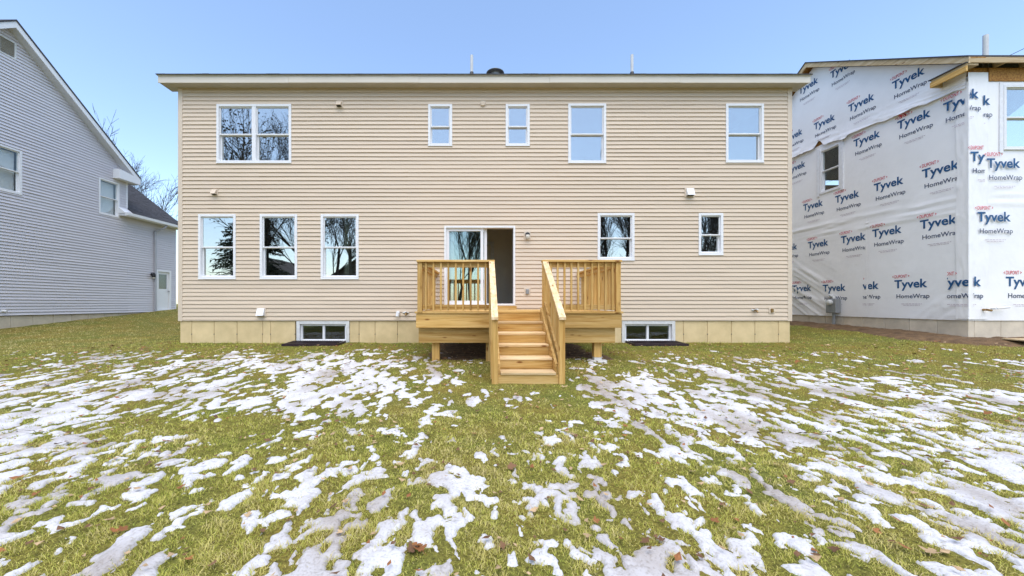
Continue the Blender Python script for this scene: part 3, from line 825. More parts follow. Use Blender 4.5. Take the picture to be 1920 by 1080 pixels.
# ------------------------------------------------------------------ the deck
YD = 7.06
SD = 720/YD
DX = lambda x: (x-900)/SD
DZ = lambda y: EYE+(570-y)/SD
deck = thing('wooden_deck', 'raised deck of new yellow pine with railings and central stairs', 'deck', (0.72, 8.0, 0.15))
dl, dr = DX(780), DX(1166)
ZD = 1.062
bw_ = 0.138
y = YD-0.03; 
while y < YW-0.13:
    y2 = min(y+bw_, YW-0.115)
    MB().box((dl-0.02, y+0.002, ZD-0.036), (dr+0.02, y2-0.003, ZD), 0.004).build('deck_board', M['wood_x'], deck)
    y += bw_+0.003
XS0, XS1 = 0.17, 1.235                            # stairs, outside of the posts
def part(name, mat, lo, hi, ch=0.004): return MB().box(lo, hi, ch).build(name, M[mat], deck)
part('rim_board', 'wood_x', (dl, YD, ZD-0.30), (XS0-0.002, YD+0.038, ZD-0.038))
part('rim_board', 'wood_x', (XS1+0.002, YD, ZD-0.30), (dr, YD+0.038, ZD-0.038))
part('rim_board', 'wood_x', (XS0+0.001, YD+0.002, ZD-0.30), (XS1-0.001, YD+0.038, ZD-0.040))
for a, b in ((dl+0.002, dl+0.04), (dr-0.04, dr-0.002)):
    part('rim_board', 'wood_y', (a, YD+0.04, ZD-0.298), (b, YW-0.12, ZD-0.039))
for i in range(8):
    xx = dl+0.45+i*(dr-dl-0.9)/7
    part('joist', 'wood_y', (xx, YD+0.04, ZD-0.27), (xx+0.038, YW-0.13, ZD-0.040))
part('ledger', 'wood_x', (dl+0.05, YW-0.125, ZD-0.28), (dr-0.05, YW-0.03, ZD-0.041))
part('beam', 'wood_x', (dl+0.03, YD+0.11, 0.475), (XS0+0.005, YD+0.15, ZD-0.302))
part('beam', 'wood_x', (XS1-0.2, YD+0.11, 0.475), (dr-0.085, YD+0.15, ZD-0.302))
part('beam', 'wood_x', (dl+0.04, YD+0.155, 0.48), (dr-0.09, YD+0.195, ZD-0.304))
for xc, base in ((DX(814.5), 0), (DX(919), 0), (DX(1127.5), 1)):
    yy = YD+0.20; gz = float(ground_z(xc, yy+0.07))
    part('post', 'wood_z', (xc-0.072, yy, gz+(0.07 if base else -0.05)), (xc+0.072, yy+0.14, 0.60), 0.006)
    if base:
        part('post_base', 'footing', (xc-0.066, yy+0.004, gz-0.02), (xc+0.075, yy+0.15, gz+0.069), 0.004)
        MB().lathe((xc, yy+0.07, gz-0.05), [(0.19,0),(0.19,0.055),(0.17,0.066)], 22).build('footing', M['footing'], deck)
# railing
ZR = DZ(488)
posts = [(dl+0.03, YD-0.03), (dr-0.03-0.089, YD-0.03)]
for x0, y0 in posts:
    part('railing_post', 'wood_z', (x0, y0-0.008, ZD-0.02), (x0+0.089, y0+0.081, ZR-0.04), 0.006)
for x0 in (XS0, XS1-0.089):
    part('railing_post', 'wood_z', (x0, YD-0.035, ZD-0.30), (x0+0.089, YD+0.054, ZR-0.041), 0.006)
def baluster(x, y, z0, z1):
    return part('baluster', 'wood_z', (x-0.018, y-0.018, z0), (x+0.018, y+0.018, z1), 0.003)
for a, b in ((dl+0.03, XS0+0.089), (XS1-0.089, dr-0.03)):
    part('rail_cap', 'wood_x', (a-0.012, YD-0.075, ZR-0.039), (b+0.012, YD+0.075, ZR), 0.006)
    part('top_rail', 'wood_x', (a+0.09, YD-0.0, ZR-0.132), (b-0.09, YD+0.036, ZR-0.042))
    part('bottom_rail', 'wood_x', (a+0.09, YD-0.0, ZD+0.035), (b-0.09, YD+0.036, ZD+0.125))
    n = int(round((b-a-0.178)/0.131))
    for i in range(n):
        baluster(a+0.089+(b-a-0.178)*(i+0.5)/n, YD-0.0195, ZD+0.02, ZR-0.042)
for x0, s in ((dl+0.03, 1), (dr-0.03-0.089, -1)):
    xc = x0+0.0445
    part('rail_cap', 'wood_y', (xc-0.07, YD+0.077, ZR-0.039), (xc+0.07, YW-0.02, ZR-0.001), 0.006)
    part('top_rail', 'wood_y', (xc-0.018, YD+0.06, ZR-0.132), (xc+0.018, YW-0.025, ZR-0.042))
    part('bottom_rail', 'wood_y', (xc-0.018, YD+0.06, ZD+0.035), (xc+0.018, YW-0.025, ZD+0.125))
    n = 19
    for i in range(n):
        baluster(xc-s*0.037, YD+0.10+(YW-0.06-YD-0.10)*(i+0.5)/n, ZD+0.02, ZR-0.042)
# stairs
NS = 5; RUN = 0.292
gz0 = float(ground_z(0.7, 5.45))
rise = (ZD-gz0)/6
xi0, xi1 = XS0+0.089, XS1-0.089
nose = [YD-0.03-RUN*k for k in range(1, NS+1)]
for k in range(1, NS+1):
    z = ZD-rise*k; yn = YD-0.03-RUN*k
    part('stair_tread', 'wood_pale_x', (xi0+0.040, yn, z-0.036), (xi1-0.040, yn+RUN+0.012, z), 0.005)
    part('stair_riser', 'wood_x', (xi0+0.042, yn+RUN+0.0135, z+0.001), (xi1-0.042, yn+RUN+0.033, z+rise-0.037), 0.002)
part('stair_riser', 'wood_x', (xi0+0.002, nose[-1]+0.02, gz0-0.03), (xi1-0.002, nose[-1]+0.039, gz0+rise-0.037), 0.002)
yb0 = nose[-1]+0.0
for x0, x1 in ((xi0+0.001, xi0+0.039), (xi1-0.039, xi1-0.001)):
    sl_ = rise/RUN
    zt = lambda y: ZD-0.0+(y-(YD-0.03))*sl_+0.06
    zb_ = lambda y: max(zt(y)-0.42, gz0-0.02)
    y0, y1 = yb0+0.09, YD-0.001
    MB().prism([(y0, max(zt(y0)-0.42, gz0-0.02)), (y0+0.5, max(zt(y0+0.5)-0.42, gz0-0.02)), (y1, zt(y1)-0.42), (y1, zt(y1)), (y0, zt(y0))], 0, x0, x1).build('stringer', M['wood_y'], deck)
for x0, so in ((XS0, -1), (XS1-0.089, 1)):
    yp = yb0-0.01
    ztop = EYE+(570-597)*yp/720
    part('newel_post', 'wood_z', (x0, yp, gz0-0.06), (x0+0.089, yp+0.089, ztop-0.02), 0.006)
    ya, yb2 = yp-0.03, YD-0.02
    zc = lambda y: (ztop+0.0)+(y-yp)*((ZR-0.04-ztop)/(YD-0.03-yp))
    def sloped(name, xa, xb, d0, d1, y_a, y_b, mt='wood_y'):
        MB().hexa([(xa,y_a,zc(y_a)+d0),(xb,y_a,zc(y_a)+d0),(xb,y_b,zc(y_b)+d0),(xa,y_b,zc(y_b)+d0),
                   (xa,y_a,zc(y_a)+d1),(xb,y_a,zc(y_a)+d1),(xb,y_b,zc(y_b)+d1),(xa,y_b,zc(y_b)+d1)]).build(name, M[mt], deck)
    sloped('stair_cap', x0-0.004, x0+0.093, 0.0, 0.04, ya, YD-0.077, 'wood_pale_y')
    sloped('stair_rail', x0+0.026, x0+0.062, -0.10, -0.002, yp+0.09, YD-0.036)
    zs = lambda y: ZD+(y-(YD-0.03))*(rise/RUN)+0.06
    n = 11
    for i in range(n):
        yy = yp+0.14+(YD-0.09-yp-0.14)*(i+0.5)/n
        xx = x0+0.0445+so*0.037
        baluster(xx, yy, zs(yy)-0.30, zc(yy)-0.012)
    sloped('stair_bottom_rail', x0+0.026, x0+0.062, -0.80, -0.715, yp+0.09, YD-0.036)

# ------------------------------------------------------------------ grey house on the left
XG = -15.0
T_left = lambda u, v, w: (XG+w, u, v)
ZG0 = 0.835
YP, HALF = 12.17, 4.15                            # gable peak and half width of the wall
PKZ, SLG = 10.20, 0.80
Y0G, Y1G = YP-HALF, YP+HALF
grey = thing('grey_house', 'light grey sided gable house on the left', 'house', (-19, YP, 0.4))
zroof = lambda y: PKZ-0.26-abs(y-YP)*SLG           # underside of the rake at the wall
def roof_range(v):
    h = (PKZ-0.26-v)/SLG
    return (YP-max(h, 0.01), YP+max(h, 0.01))
gw = [(11.62,12.56,4.76,6.20), (15.09,15.95,4.77,6.20)]
vent_o = (11.93, 12.41, 9.06, 9.63)
Y2G = 18.93                                        # end of the lower wing
gdoor = (17.78, 18.62, 0.86, 2.80)
gwall = wall_sheet(grey, T_left, Y0G, Y1G, ZG0-0.02, 6.55, gw, M['wall_core'])
mbw = MB(T_left).prism([(Y0G, 6.551), (Y1G, 6.551), (YP, zroof(YP)-0.01)], 2, -0.1, 0.0)
mbw.build('gable_wall', M['wall_core'], grey)
WZ = 5.02                                          # eave of the wing
siding(gwall, T_left, Y0G, Y1G-0.0, ZG0, zroof(YP)-0.02, gw+[vent_o], M['siding_grey'], roofline=lambda v: (max(roof_range(v)[0], Y0G), min(roof_range(v)[1], Y1G)), joint=3.7, lip=0.034)
wwall = wall_sheet(grey, T_left, Y1G+0.001, Y2G, ZG0-0.02, WZ-0.05, [gdoor], M['wall_core'], name='wing_wall')
siding(wwall, T_left, Y1G+0.001, Y2G-0.05, ZG0, WZ-0.06, [gdoor], M['siding_grey'], joint=3.7, lip=0.034)
MB(T_left).box((Y2G-0.05, ZG0-0.03, -0.01), (Y2G+0.01, WZ-0.06, 0.024), 0.004).build('corner_board', M['white'], grey)
MB(T_left).box((Y1G-0.07, WZ+0.25, 0.0), (Y1G+0.01, 6.5, 0.028), 0.004).build('corner_board', M['white'], grey)
# remaining body
MB().box((-24, Y0G, ZG0), (XG-0.17, Y0G+0.15, 6.5)).build('rear_wall', M['siding_grey'], grey)
MB().box((-24, Y1G-0.15, ZG0), (XG-0.17, Y1G-0.001, 6.5)).build('front_wall', M['siding_grey'], grey)
MB().box((-24, Y2G-0.16, ZG0), (XG-0.17, Y2G-0.01, WZ-0.06)).build('wing_end_wall', M['siding_grey'], grey)
MB().prism([(Y0G, ZG0), (Y1G, ZG0), (Y1G, 6.5), (YP, zroof(YP)-0.05), (Y0G, 6.5)], 0, -24.1, -24.01).build('far_wall', M['siding_grey'], grey)
MB().box((-18.5, Y0G+0.2, 0.9), (-18.4, Y1G-0.2, 6.4)).build('interior_wall', M['drywall'], grey)
# main roof with rake overhang
XRK = XG+0.30
for s in (-1, 1):
    ye = YP+s*(HALF+0.30); ze = PKZ-(HALF+0.30)*SLG
    MB().hexa([(-24.3,ye,ze-0.04),(XRK+0.02,ye,ze-0.04),(XRK+0.02,YP,PKZ-0.04),(-24.3,YP,PKZ-0.04),(-24.3,ye,ze+0.02),(XRK+0.02,ye,ze+0.02),(XRK+0.02,YP,PKZ+0.02),(-24.3,YP,PKZ+0.02)]).build('roof', M['shingle'], grey)
    MB().hexa([(XRK-0.02,ye,ze-0.24),(XRK,ye,ze-0.24),(XRK,YP,PKZ-0.24),(XRK-0.02,YP,PKZ-0.24),(XRK-0.02,ye,ze-0.041),(XRK,ye,ze-0.041),(XRK,YP,PKZ-0.041),(XRK-0.02,YP,PKZ-0.041)]).build('rake_board', M['white'], grey)
    MB().hexa([(XG+0.002,ye,ze-0.25),(XRK-0.021,ye,ze-0.25),(XRK-0.021,YP,PKZ-0.25),(XG+0.002,YP,PKZ-0.25),(XG+0.002,ye,ze-0.235),(XRK-0.021,ye,ze-0.235),(XRK-0.021,YP,PKZ-0.235),(XG+0.002,YP,PKZ-0.235)]).build('rake_soffit', M['soffit_white'], grey)
ye = YP+HALF+0.30; ze = PKZ-(HALF+0.30)*SLG
MB().prism([(ye-0.95, ze-0.30), (ye, ze-0.30), (ye, ze-0.05), (ye-0.95, ze+0.08)], 0, XG+0.003, XRK+0.005).build('eave_return', M['white'], grey)
MB().box((-24.2, Y1G+0.001, ze-0.29), (XG, ye-0.02, ze-0.27)).build('front_soffit', M['soffit_white'], grey)
MB().box((-24.2, ye-0.02, ze-0.30), (XG, ye, ze-0.05)).build('front_fascia', M['white'], grey)
# gable vent
a, b, c, d = vent_o
mb = MB(T_left); frame_boxes(mb, a, b, c, d, 0.05, -0.05, 0.03); gv = mb.build('gable_vent', M['white_worn'], grey)
n = 9
for i in range(n):
    z = c+0.06+(d-c-0.12)*(i+0.5)/n
    MB(T_left).hexa([(a+0.05,z-0.020,-0.002),(b-0.05,z-0.020,-0.002),(b-0.05,z-0.016,0.018),(a+0.05,z-0.016,0.018),(a+0.05,z-0.006,-0.03),(b-0.05,z-0.006,-0.03),(b-0.05,z-0.002,-0.01),(a+0.05,z-0.002,-0.01)]).build('louvre', M['white_worn'], gv)
MB(T_left).box((a+0.04, c+0.04, -0.049), (b-0.04, d-0.04, -0.04)).build('vent_screen', M['black'], gv)
def blinds(parent, T, u0, u1, v0, v1, n):
    for i in range(n):
        z = v0+(v1-v0)*(i+0.5)/n
        MB(T).hexa([(u0,z-0.026,-0.135),(u1,z-0.026,-0.135),(u1,z-0.025,-0.13),(u0,z-0.025,-0.13),(u0,z+0.018,-0.150),(u1,z+0.018,-0.150),(u1,z+0.020,-0.146),(u0,z+0.020,-0.146)]).build('blind_slat', M['white'], parent)
M['glass_clear'] = glass_mat('clear_window_glass', 0.0, (0.9,0.95,0.97), (0.95,0.97,0.96))
for g in gw:
    w_ = dh_window(grey, T_left, *g, glass='glass_clear')
    blinds(w_, T_left, g[0]+0.09, g[1]-0.09, g[2]+0.1, g[3]-0.09, 30)
# foundation panels
gf = MB(T_left).box((Y0G, -0.2, -0.2), (Y2G, 0.3, -0.03)).build('foundation', M['concrete_grey'], grey)
y = Y0G
while y < Y2G-0.05:
    y2 = min(y+0.61, Y2G)
    MB(T_left).box((y+0.004, -0.1, -0.19), (y2-0.004, ZG0-0.022, -0.012-rnd.uniform(0, .004)), 0.005).build('concrete_panel', M['concrete_grey'], gf); y = y2
# wing roof: shingle rows
wr = MB().prism([(XG+0.31, WZ+0.02), (-21, WZ+0.02+(6.31)*0.78), (-21, WZ-0.02+(6.31)*0.78-0.05), (XG+0.31, WZ-0.03)], 1, Y1G-0.35+0.36, Y2G+0.12)
wr = wr.v and wr
wroof = MB()
wroof.hexa([(XG+0.31,Y1G+0.002,WZ-0.03),(XG+0.31,Y2G+0.14,WZ-0.03),(-21,Y2G+0.14,WZ-0.07+6.31*.78),(-21,Y1G+0.002,WZ-0.07+6.31*.78),
            (XG+0.31,Y1G+0.002,WZ+0.01),(XG+0.31,Y2G+0.14,WZ+0.01),(-21,Y2G+0.14,WZ-0.03+6.31*.78),(-21,Y1G+0.002,WZ-0.03+6.31*.78)])
wroof = wroof.build('wing_roof', M['shingle'], grey)
ca = math.cos(math.atan(.78)); sa = math.sin(math.atan(.78))
d_ = 0.0
while d_ < 6.0:
    x0 = XG+0.33-d_*ca; z0 = WZ+0.012+d_*sa; L_ = 0.16
    mb = MB(); y = Y1G+0.004-rnd.uniform(0, .0)
    while y < Y2G+0.13:
        w_ = rnd.uniform(0.10, 0.30); y2 = min(y+w_-0.006, Y2G+0.13); th = rnd.uniform(0.010, 0.024)
        mb.hexa([(x0,y,z0),(x0,y2,z0),(x0-L_*ca,y2,z0+L_*sa),(x0-L_*ca,y,z0+L_*sa),(x0+sa*th,y,z0+ca*th),(x0+sa*th,y2,z0+ca*th),(x0-L_*ca,y2,z0+L_*sa+0.004),(x0-L_*ca,y,z0+L_*sa+0.004)])
        y += w_
    mb.build('shingle_row', M['shingle'], wroof)
    d_ += 0.14
MB().prism([(XG+0.30, WZ-0.16), (XG+0.42, WZ-0.13), (XG+0.43, WZ-0.02), (XG+0.30, WZ-0.02)], 1, Y1G-0.42, Y2G+0.14).build('gutter', M['white'], grey)
MB().box((XG+0.003, Y1G-0.40, WZ-0.15), (XG+0.299, Y2G+0.1, WZ-0.06)).build('wing_soffit', M['soffit_white'], grey)
MB().prism([(XG+0.003, WZ-0.05), (XG+0.30, WZ-0.05), (XG+0.30, WZ-0.015), (XG+0.003, WZ+0.22)], 1, Y1G-0.42, Y1G+0.0).build('wing_return', M['white'], grey)
yd = 17.66
mb = MB(); mb.pipe([(XG+0.36, yd+0.3, WZ-0.14), (XG+0.30, yd+0.22, WZ-0.30), (XG+0.09, yd, WZ-0.48)], 0.045, 8)
mb.box((XG+0.02, yd-0.045, float(ground_z(XG, yd))+0.05), (XG+0.10, yd+0.045, WZ-0.46), 0.008)
mb.build('downspout', M['spout'], grey)
# side door
a, b, c, d = gdoor
mb = MB(T_left); frame_boxes(mb, a, b, c, d, 0.09, -0.12, 0.03); gd = mb.build('side_door', M['white'], grey)
mb = MB(T_left); mb.box((a+0.092, c+0.05, -0.08), (b-0.092, c+1.05, -0.03), 0.003)
mb.box((a+0.092, c+1.051, -0.08), (a+0.19, d-0.10, -0.03)); mb.box((b-0.19, c+1.051, -0.08), (b-0.092, d-0.10, -0.03)); mb.box((a+0.191, d-0.2, -0.08), (b-0.191, d-0.10, -0.03))
mb.build('door_leaf', M['white'], gd)
MB(T_left).box((a+0.185, c+1.045, -0.06), (b-0.185, d-0.195, -0.052)).build('pane', M['glass_dark'], gd)
MB().lathe((XG-0.03, b-0.14, c+0.95), [(0.012,0),(0.012,0.04),(0.03,0.05),(0.03,0.07),(0.015,0.085)], 12, (1,0,0)).build('door_knob', M['grey_metal'], gd)
MB(T_left).box((b-0.6, c-0.05, 0.02), (b+0.0, c-0.005, 0.15)).build('door_step', M['footing'], grey)
v0_ = 2.55; uu = 17.5
o = MB(T_left).box((uu-0.05, v0_-0.06, 0.016), (uu+0.05, v0_+0.06, 0.05), 0.006).build('wall_lamp', M['black'], grey)
MB().lathe((XG+0.13, uu, v0_-0.13), [(0.06,0),(0.08,0.05),(0.07,0.16),(0.03,0.2)], 12).build('lamp_shade', M['black'], o)
MB().lathe((XG+0.13, uu, v0_-0.20), [(0.02,0),(0.05,0.03),(0.05,0.068)], 12).build('lamp_globe', M['lamp_glass'], o)
MB().tube((XG+0.05, uu, v0_+0.03), (XG+0.13, uu, v0_+0.06), 0.015, 0.015, 8).build('lamp_arm', M['black'], o)
MB().tube((XG-0.02, 12.02, 1.0), (XG+0.14, 12.06, 0.97), 0.035, 0.035, 10).build('wall_pipe', M['white'], grey)

# ------------------------------------------------------------------ wrapped house on the right
XT, YT = 11.2, 8.81
T_side = lambda u, v, w: (XT-w, u, v)             # u = depth
T_rear = lambda u, v, w: (u, YT-w, v)
ZT0 = 0.87
RPY, RPZ = 12.88, 9.30                            # ridge at the rake edge
SLT = (9.30-6.745)/(12.88-8.577)
YT1 = 2*RPY-YT
wrapped = thing('wrapped_house', 'unfinished house covered in printed white house wrap on the right', 'house', (15.5, 12.9, 0.4))
ztop_t = lambda y: RPZ-0.17-abs(y-RPY)*SLT
side_win = (11.90, 12.64, 4.81, 6.24)
rear_win = (11.98, 12.90, 4.74, 6.22)
rear_wins = [rear_win, (14.2, 15.1, 4.74, 6.22), (14.2, 15.1, 1.7, 3.3)]
swall = wall_sheet(wrapped, T_side, YT+0.16, YT1, ZT0, 6.40, [side_win], M['osb'], name='side_wall', w=-0.002)
MB(T_side).prism([(YT+0.0, 6.401), (YT1, 6.401), (RPY, ztop_t(RPY))], 2, -0.15, -0.002).build('gable_wall', M['osb'], wrapped)
rwall = wall_sheet(wrapped, T_rear, XT+0.0, 19.5, ZT0, 6.62, rear_wins, M['osb'], name='rear_wall', w=-0.002)
MB().box((19.34, YT+0.17, ZT0), (19.5, YT1, 6.4)).build('far_side_wall', M['osb'], wrapped)
MB().box((XT+0.16, YT1-0.16, ZT0), (19.33, YT1, 6.4)).build('front_wall', M['osb'], wrapped)
MB().box((XT+0.3, YT+0.3, 3.7), (19.3, YT1-0.3, 3.95)).build('interior_floor', M['drywall'], wrapped)
MB().box((XT+0.17, 11.2, 3.96), (XT+3.5, 11.3, 6.3)).build('interior_wall', M['wall_core'], wrapped)

def wrap_grid(parent, T, u0, u1, v0, v1, step, holes, shape, base, name='wrap_sheet'):
    nu, nv = int((u1-u0)/step)+1, int((v1-v0)/step)+1
    U, Vv = np.meshgrid(np.linspace(u0, u1, nu), np.linspace(v0, v1, nv))
    U, Vv, W = shape(U, Vv, base)
    F = grid_faces(nv, nu)
    cu, cv = U.ravel()[F].mean(1), Vv.ravel()[F].mean(1)
    keep = np.ones(len(F), bool)
    for a, b, c, d in holes: keep &= ~((cu > a) & (cu < b) & (cv > c) & (cv < d))
    F = F[keep]; u, inv = np.unique(F, return_inverse=True)
    P = np.array([T(a, b, c) for a, b, c in zip(U.ravel()[u], Vv.ravel()[u], W.ravel()[u])])
    tl = top_loc(parent)
    o = np_mesh(name, P-np.array(tl), inv.reshape(F.shape), M['wrap'], (0,0,0), True, parent)
    return o
def ridged(x, y, s): return 1-np.abs(2*fbm(x, y, s, 2)-1)
SEAM = 6.17
def shp_lower(U, Vv, base):
    # stretched creases: diagonals low at the far end, level ones near the seam of the rolls, fine puckers
    r = (U-9)*0.6-Vv; q = (U-9)+Vv*0.6
    diag = ridged(r/0.16, q/2.6, 81)**4*sstep(11.6, 13.2, U)*sstep(3.2, 2.0, Vv)
    lev = ridged(U/2.2, Vv/0.10, 83)**5*np.exp(-((Vv-3.55-0.05*(U-10))/0.28)**2)
    d2 = ridged((U+Vv)/0.14, (U-Vv)/1.8, 85)**4*sstep(1.9, 1.1, Vv)*sstep(10.4, 9.4, U)
    gen = fbm(U/0.8, Vv/0.8, 87, 3)*0.012
    return U, Vv, base+gen+0.034*diag+0.030*lev+0.024*d2
holes_s = [(side_win[0]+0.01, side_win[1]-0.01, side_win[2]+0.01, side_win[3]-0.01)]
low = wrap_grid(swall, T_side, YT+0.0, YT1, ZT0-0.05, 6.42, 0.045, holes_s, shp_lower, 0.004)
def seam_z(U):
    return SEAM+0.050*(U-8.86)+0.09*(fbm(U/0.35, U*0+3, 91, 3)-0.5)+0.20*np.exp(-((U-12.62)/0.13)**2)-0.06*np.exp(-((U-11.72)/0.12)**2)
def w_upper(U, z, base):
    t = np.clip((z-seam_z(U))/0.5, 0, 1)
    flare = 0.055*(1-t)**2*(0.4+fbm(U/0.3, U*0, 93, 2))
    cre = ridged(U/1.3+z*0.5, (z-0.12*U)/0.09, 95)**4*(1-t)
    return base+flare+0.030*cre+0.010*fbm(U/0.8, z/0.8, 97, 3)
def shp_upper(U, Vv, base):
    # v runs 0..1 from the loose lower edge to the roof line
    lo = seam_z(U); hi = RPZ-0.175-np.abs(U-RPY)*SLT
    z = lo+(hi-lo)*Vv
    return U, z, w_upper(U, z, base)
Uu = wrap_grid(swall, T_side, YT+0.0, YT1, 0.0, 1.0, 0.02, [(side_win[0]-0.02, side_win[1]+0.02, 4.0, side_win[3]+0.03)], shp_upper, 0.020)
Uu['label'] = 'upper wrap sheet with a loose ragged lower edge'
def shp_rear(U, Vv, base):
    gen = fbm(U/0.7+9, Vv/0.9, 101, 3)*0.010
    lev = ridged(U/1.8, Vv/0.08, 103)**5*np.exp(-((Vv-3.6)/0.22)**2)
    return U, Vv, base+gen+0.018*lev
wrap_grid(rwall, T_rear, XT-0.004, 19.5, ZT0-0.05, 6.36, 0.05, [(a+0.01, b-0.01, c+0.01, d-0.01) for a, b, c, d in rear_wins], shp_rear, 0.004)
def shp_corner(U, Vv, base):
    e = 0.012*np.sin(Vv*3.1)+0.02*(fbm(U*0, Vv/0.3, 105, 3)-0.5)
    return U+e*(U > XT+0.1), Vv, base+0.012*ridged(U/0.06, Vv/0.6, 107)**3
wrap_grid(rwall, T_rear, XT-0.034, XT+0.42, ZT0-0.02, 6.50, 0.03, [], shp_corner, 0.022, 'wrap_corner_strip')
def shp_corner_s(U, Vv, base):
    e = 0.014*np.sin(Vv*2.3+1)
    return U+e*(U > YT+0.1), Vv, base+0.012*ridged(U/0.06, Vv/0.6, 109)**3
wrap_grid(swall, T_side, YT-0.034, YT+0.20, ZT0-0.02, 6.30, 0.03, [], shp_corner_s, 0.024, 'wrap_corner_strip')
def shp_tape(U, Vv, base):
    return U+0.012*np.sin(Vv*2.7), Vv, shp_lower(U, Vv, 0.004)[2]+base+0.004*ridged(U/0.05, Vv/0.4, 111)**3
wrap_grid(swall, T_side, 11.05, 11.13, ZT0-0.03, 3.7, 0.02, [], shp_tape, 0.004, 'seam_tape')
# roof of the wrapped house
XK = XT-0.28
for s in (-1, 1):
    ye = RPY+s*(RPY-8.577); ze = 6.745
    MB().hexa([(XK-0.02,ye,ze-0.02),(20,ye,ze-0.02),(20,RPY,RPZ-0.02),(XK-0.02,RPY,RPZ-0.02),(XK-0.02,ye,ze+0.015),(20,ye,ze+0.015),(20,RPY,RPZ+0.015),(XK-0.02,RPY,RPZ+0.015)]).build('roof', M['shingle'], wrapped)
    MB().hexa([(XK,ye,ze-0.165),(XK+0.036,ye,ze-0.165),(XK+0.036,RPY,RPZ-0.165),(XK,RPY,RPZ-0.165),(XK,ye,ze-0.021),(XK+0.036,ye,ze-0.021),(XK+0.036,RPY,RPZ-0.021),(XK,RPY,RPZ-0.021)]).build('rake_board', M['raw_wood'], wrapped)
    MB().hexa([(XK+0.037,ye,ze-0.045),(XT+0.1,ye,ze-0.045),(XT+0.1,RPY,RPZ-0.045),(XK+0.037,RPY,RPZ-0.045),(XK+0.037,ye,ze-0.022),(XT+0.1,ye,ze-0.022),(XT+0.1,RPY,RPZ-0.022),(XK+0.037,RPY,RPZ-0.022)]).build('roof_sheathing', M['osb'], wrapped)
MB().box((XK+0.037, 8.58, 6.60), (20, 8.61, 6.722)).build('rear_fascia', M['raw_wood_x'], wrapped)
x = XT+0.55
while x < 19.5:
    MB().prism([(8.611, 6.60), (YT-0.003, 6.60), (YT-0.003, 6.80), (8.611, 6.72)], 0, x, x+0.036).build('rafter_tail', M['raw_wood'], wrapped); x += 0.6
x = XT+0.44
while x < 19.4:                                    # exposed sheathing band above the wrap
    MB(T_rear).box((x+0.002, 6.30, 0.0), (min(x+0.40, 19.5)-0.002, 6.60, 0.032+rnd.uniform(0, .004)), 0.003).build('sheathing_strip', M['osb'], wrapped); x += 0.40
# open eave return at the corner
er = MB().hexa([(XK-0.02,8.60,6.55),(XT-0.035,8.60,6.55),(XT-0.035,9.28,6.55),(XK-0.02,9.28,6.55),(XK-0.02,8.60,6.60),(XT-0.035,8.60,6.60),(XT-0.035,9.28,6.60),(XK-0.02,9.28,6.60)]).build('eave_return', M['raw_wood'], wrapped)
MB().box((XK-0.03, 8.60, 6.42), (XK+0.008, 9.30, 6.548), 0.004).build('return_board', M['wood_y'], er)
MB().box((XK-0.05, 8.59, 6.602), (XT-0.04, 9.32, 6.62)).build('return_flashing', M['shingle'], er)
MB().box((XK+0.01, 9.26, 6.42), (XT-0.04, 9.30, 6.547), 0.004).build('return_board', M['raw_wood_x'], er)
# windows
dh_window(wrapped, T_side, *side_win, glass='glass_clear')
for g in rear_wins: dh_window(wrapped, T_rear, *g, glass='glass')
M['flash_tape'] = pmat('flashing_tape', (0.78,0.78,0.80), 0.4, 0.08, 12, bump=0.3, bscale=20)
for T, g, sh in ((T_side, side_win, 0.045), (T_rear, rear_win, 0.03)):
    for (a, b, c, d) in ((g[0]-0.09, g[0]-0.008, g[2]-0.08, g[3]+0.05), (g[1]+0.008, g[1]+0.09, g[2]-0.08, g[3]+0.05)):
        MB(T).box((a, c, 0.010), (b, d, sh)).build('flashing_tape', M['flash_tape'], wrapped)
# foundation
tf = MB().box((XT+0.03, YT+0.03, -0.3), (19.5, YT1, 0.5)).build('foundation', M['concrete_grey'], wrapped)
y = YT
while y < YT1-0.05:
    y2 = min(y+0.61, YT1)
    MB(T_side).box((y+0.004, -0.1, -0.15), (y2-0.004, ZT0-0.004, -0.010-rnd.uniform(0, .005)), 0.006).build('concrete_panel', M['concrete_grey'], tf); y = y2
x = XT+0.16
while x < 19.4:
    x2 = min(x+0.61, 19.5)
    MB(T_rear).box((x+0.004, -0.1, -0.15), (x2-0.004, ZT0-0.004, -0.010-rnd.uniform(0, .005)), 0.006).build('concrete_panel', M['concrete_grey'], tf); x = x2
# vent pipe, meter, wall pipes
y = 10.2; xx = (1848-900)*y/720; zt = EYE+(570-66)*y/720
MB().tube((xx, y, 7.2), (xx, y, zt), 0.055, 0.055, 14).build('vent_pipe', M['pvc'], wrapped)
um = 12.05
o = MB(T_side).box((um-0.17, 0.92, 0.03), (um+0.17, 1.36, 0.20), 0.012).build('meter_box', M['grey_metal'], wrapped)
MB().lathe((XT-0.20, um, 1.25), [(0.085,0),(0.085,0.06),(0.075,0.10),(0.03,0.115)], 18, (-1,0,0)).build('meter_glass', M['pvc'], o)
MB().tube((XT-0.10, um, float(ground_z(XT-0.1, um))-0.05), (XT-0.10, um, 0.93), 0.04, 0.04, 10).build('conduit', M['grey_metal'], o)
MB().pipe([(XT-0.10, um-0.02, 1.36), (XT-0.10, um+0.03, 1.44), (XT-0.02, um+0.22, 1.48)], 0.035, 10).build('cable_entry', M['pvc'], o)
MB().pipe([(11.72, YT, 1.10), (11.72, YT-0.10, 1.10), (11.98, YT-0.12, 1.13)], 0.024, 10).build('wall_pipe', M['white'], wrapped)
MB().pipe([(11.50, YT, 1.07), (11.50, YT-0.10, 1.07), (11.58, YT-0.12, 1.05)], 0.024, 10).build('wall_tap', M['brass'], wrapped)

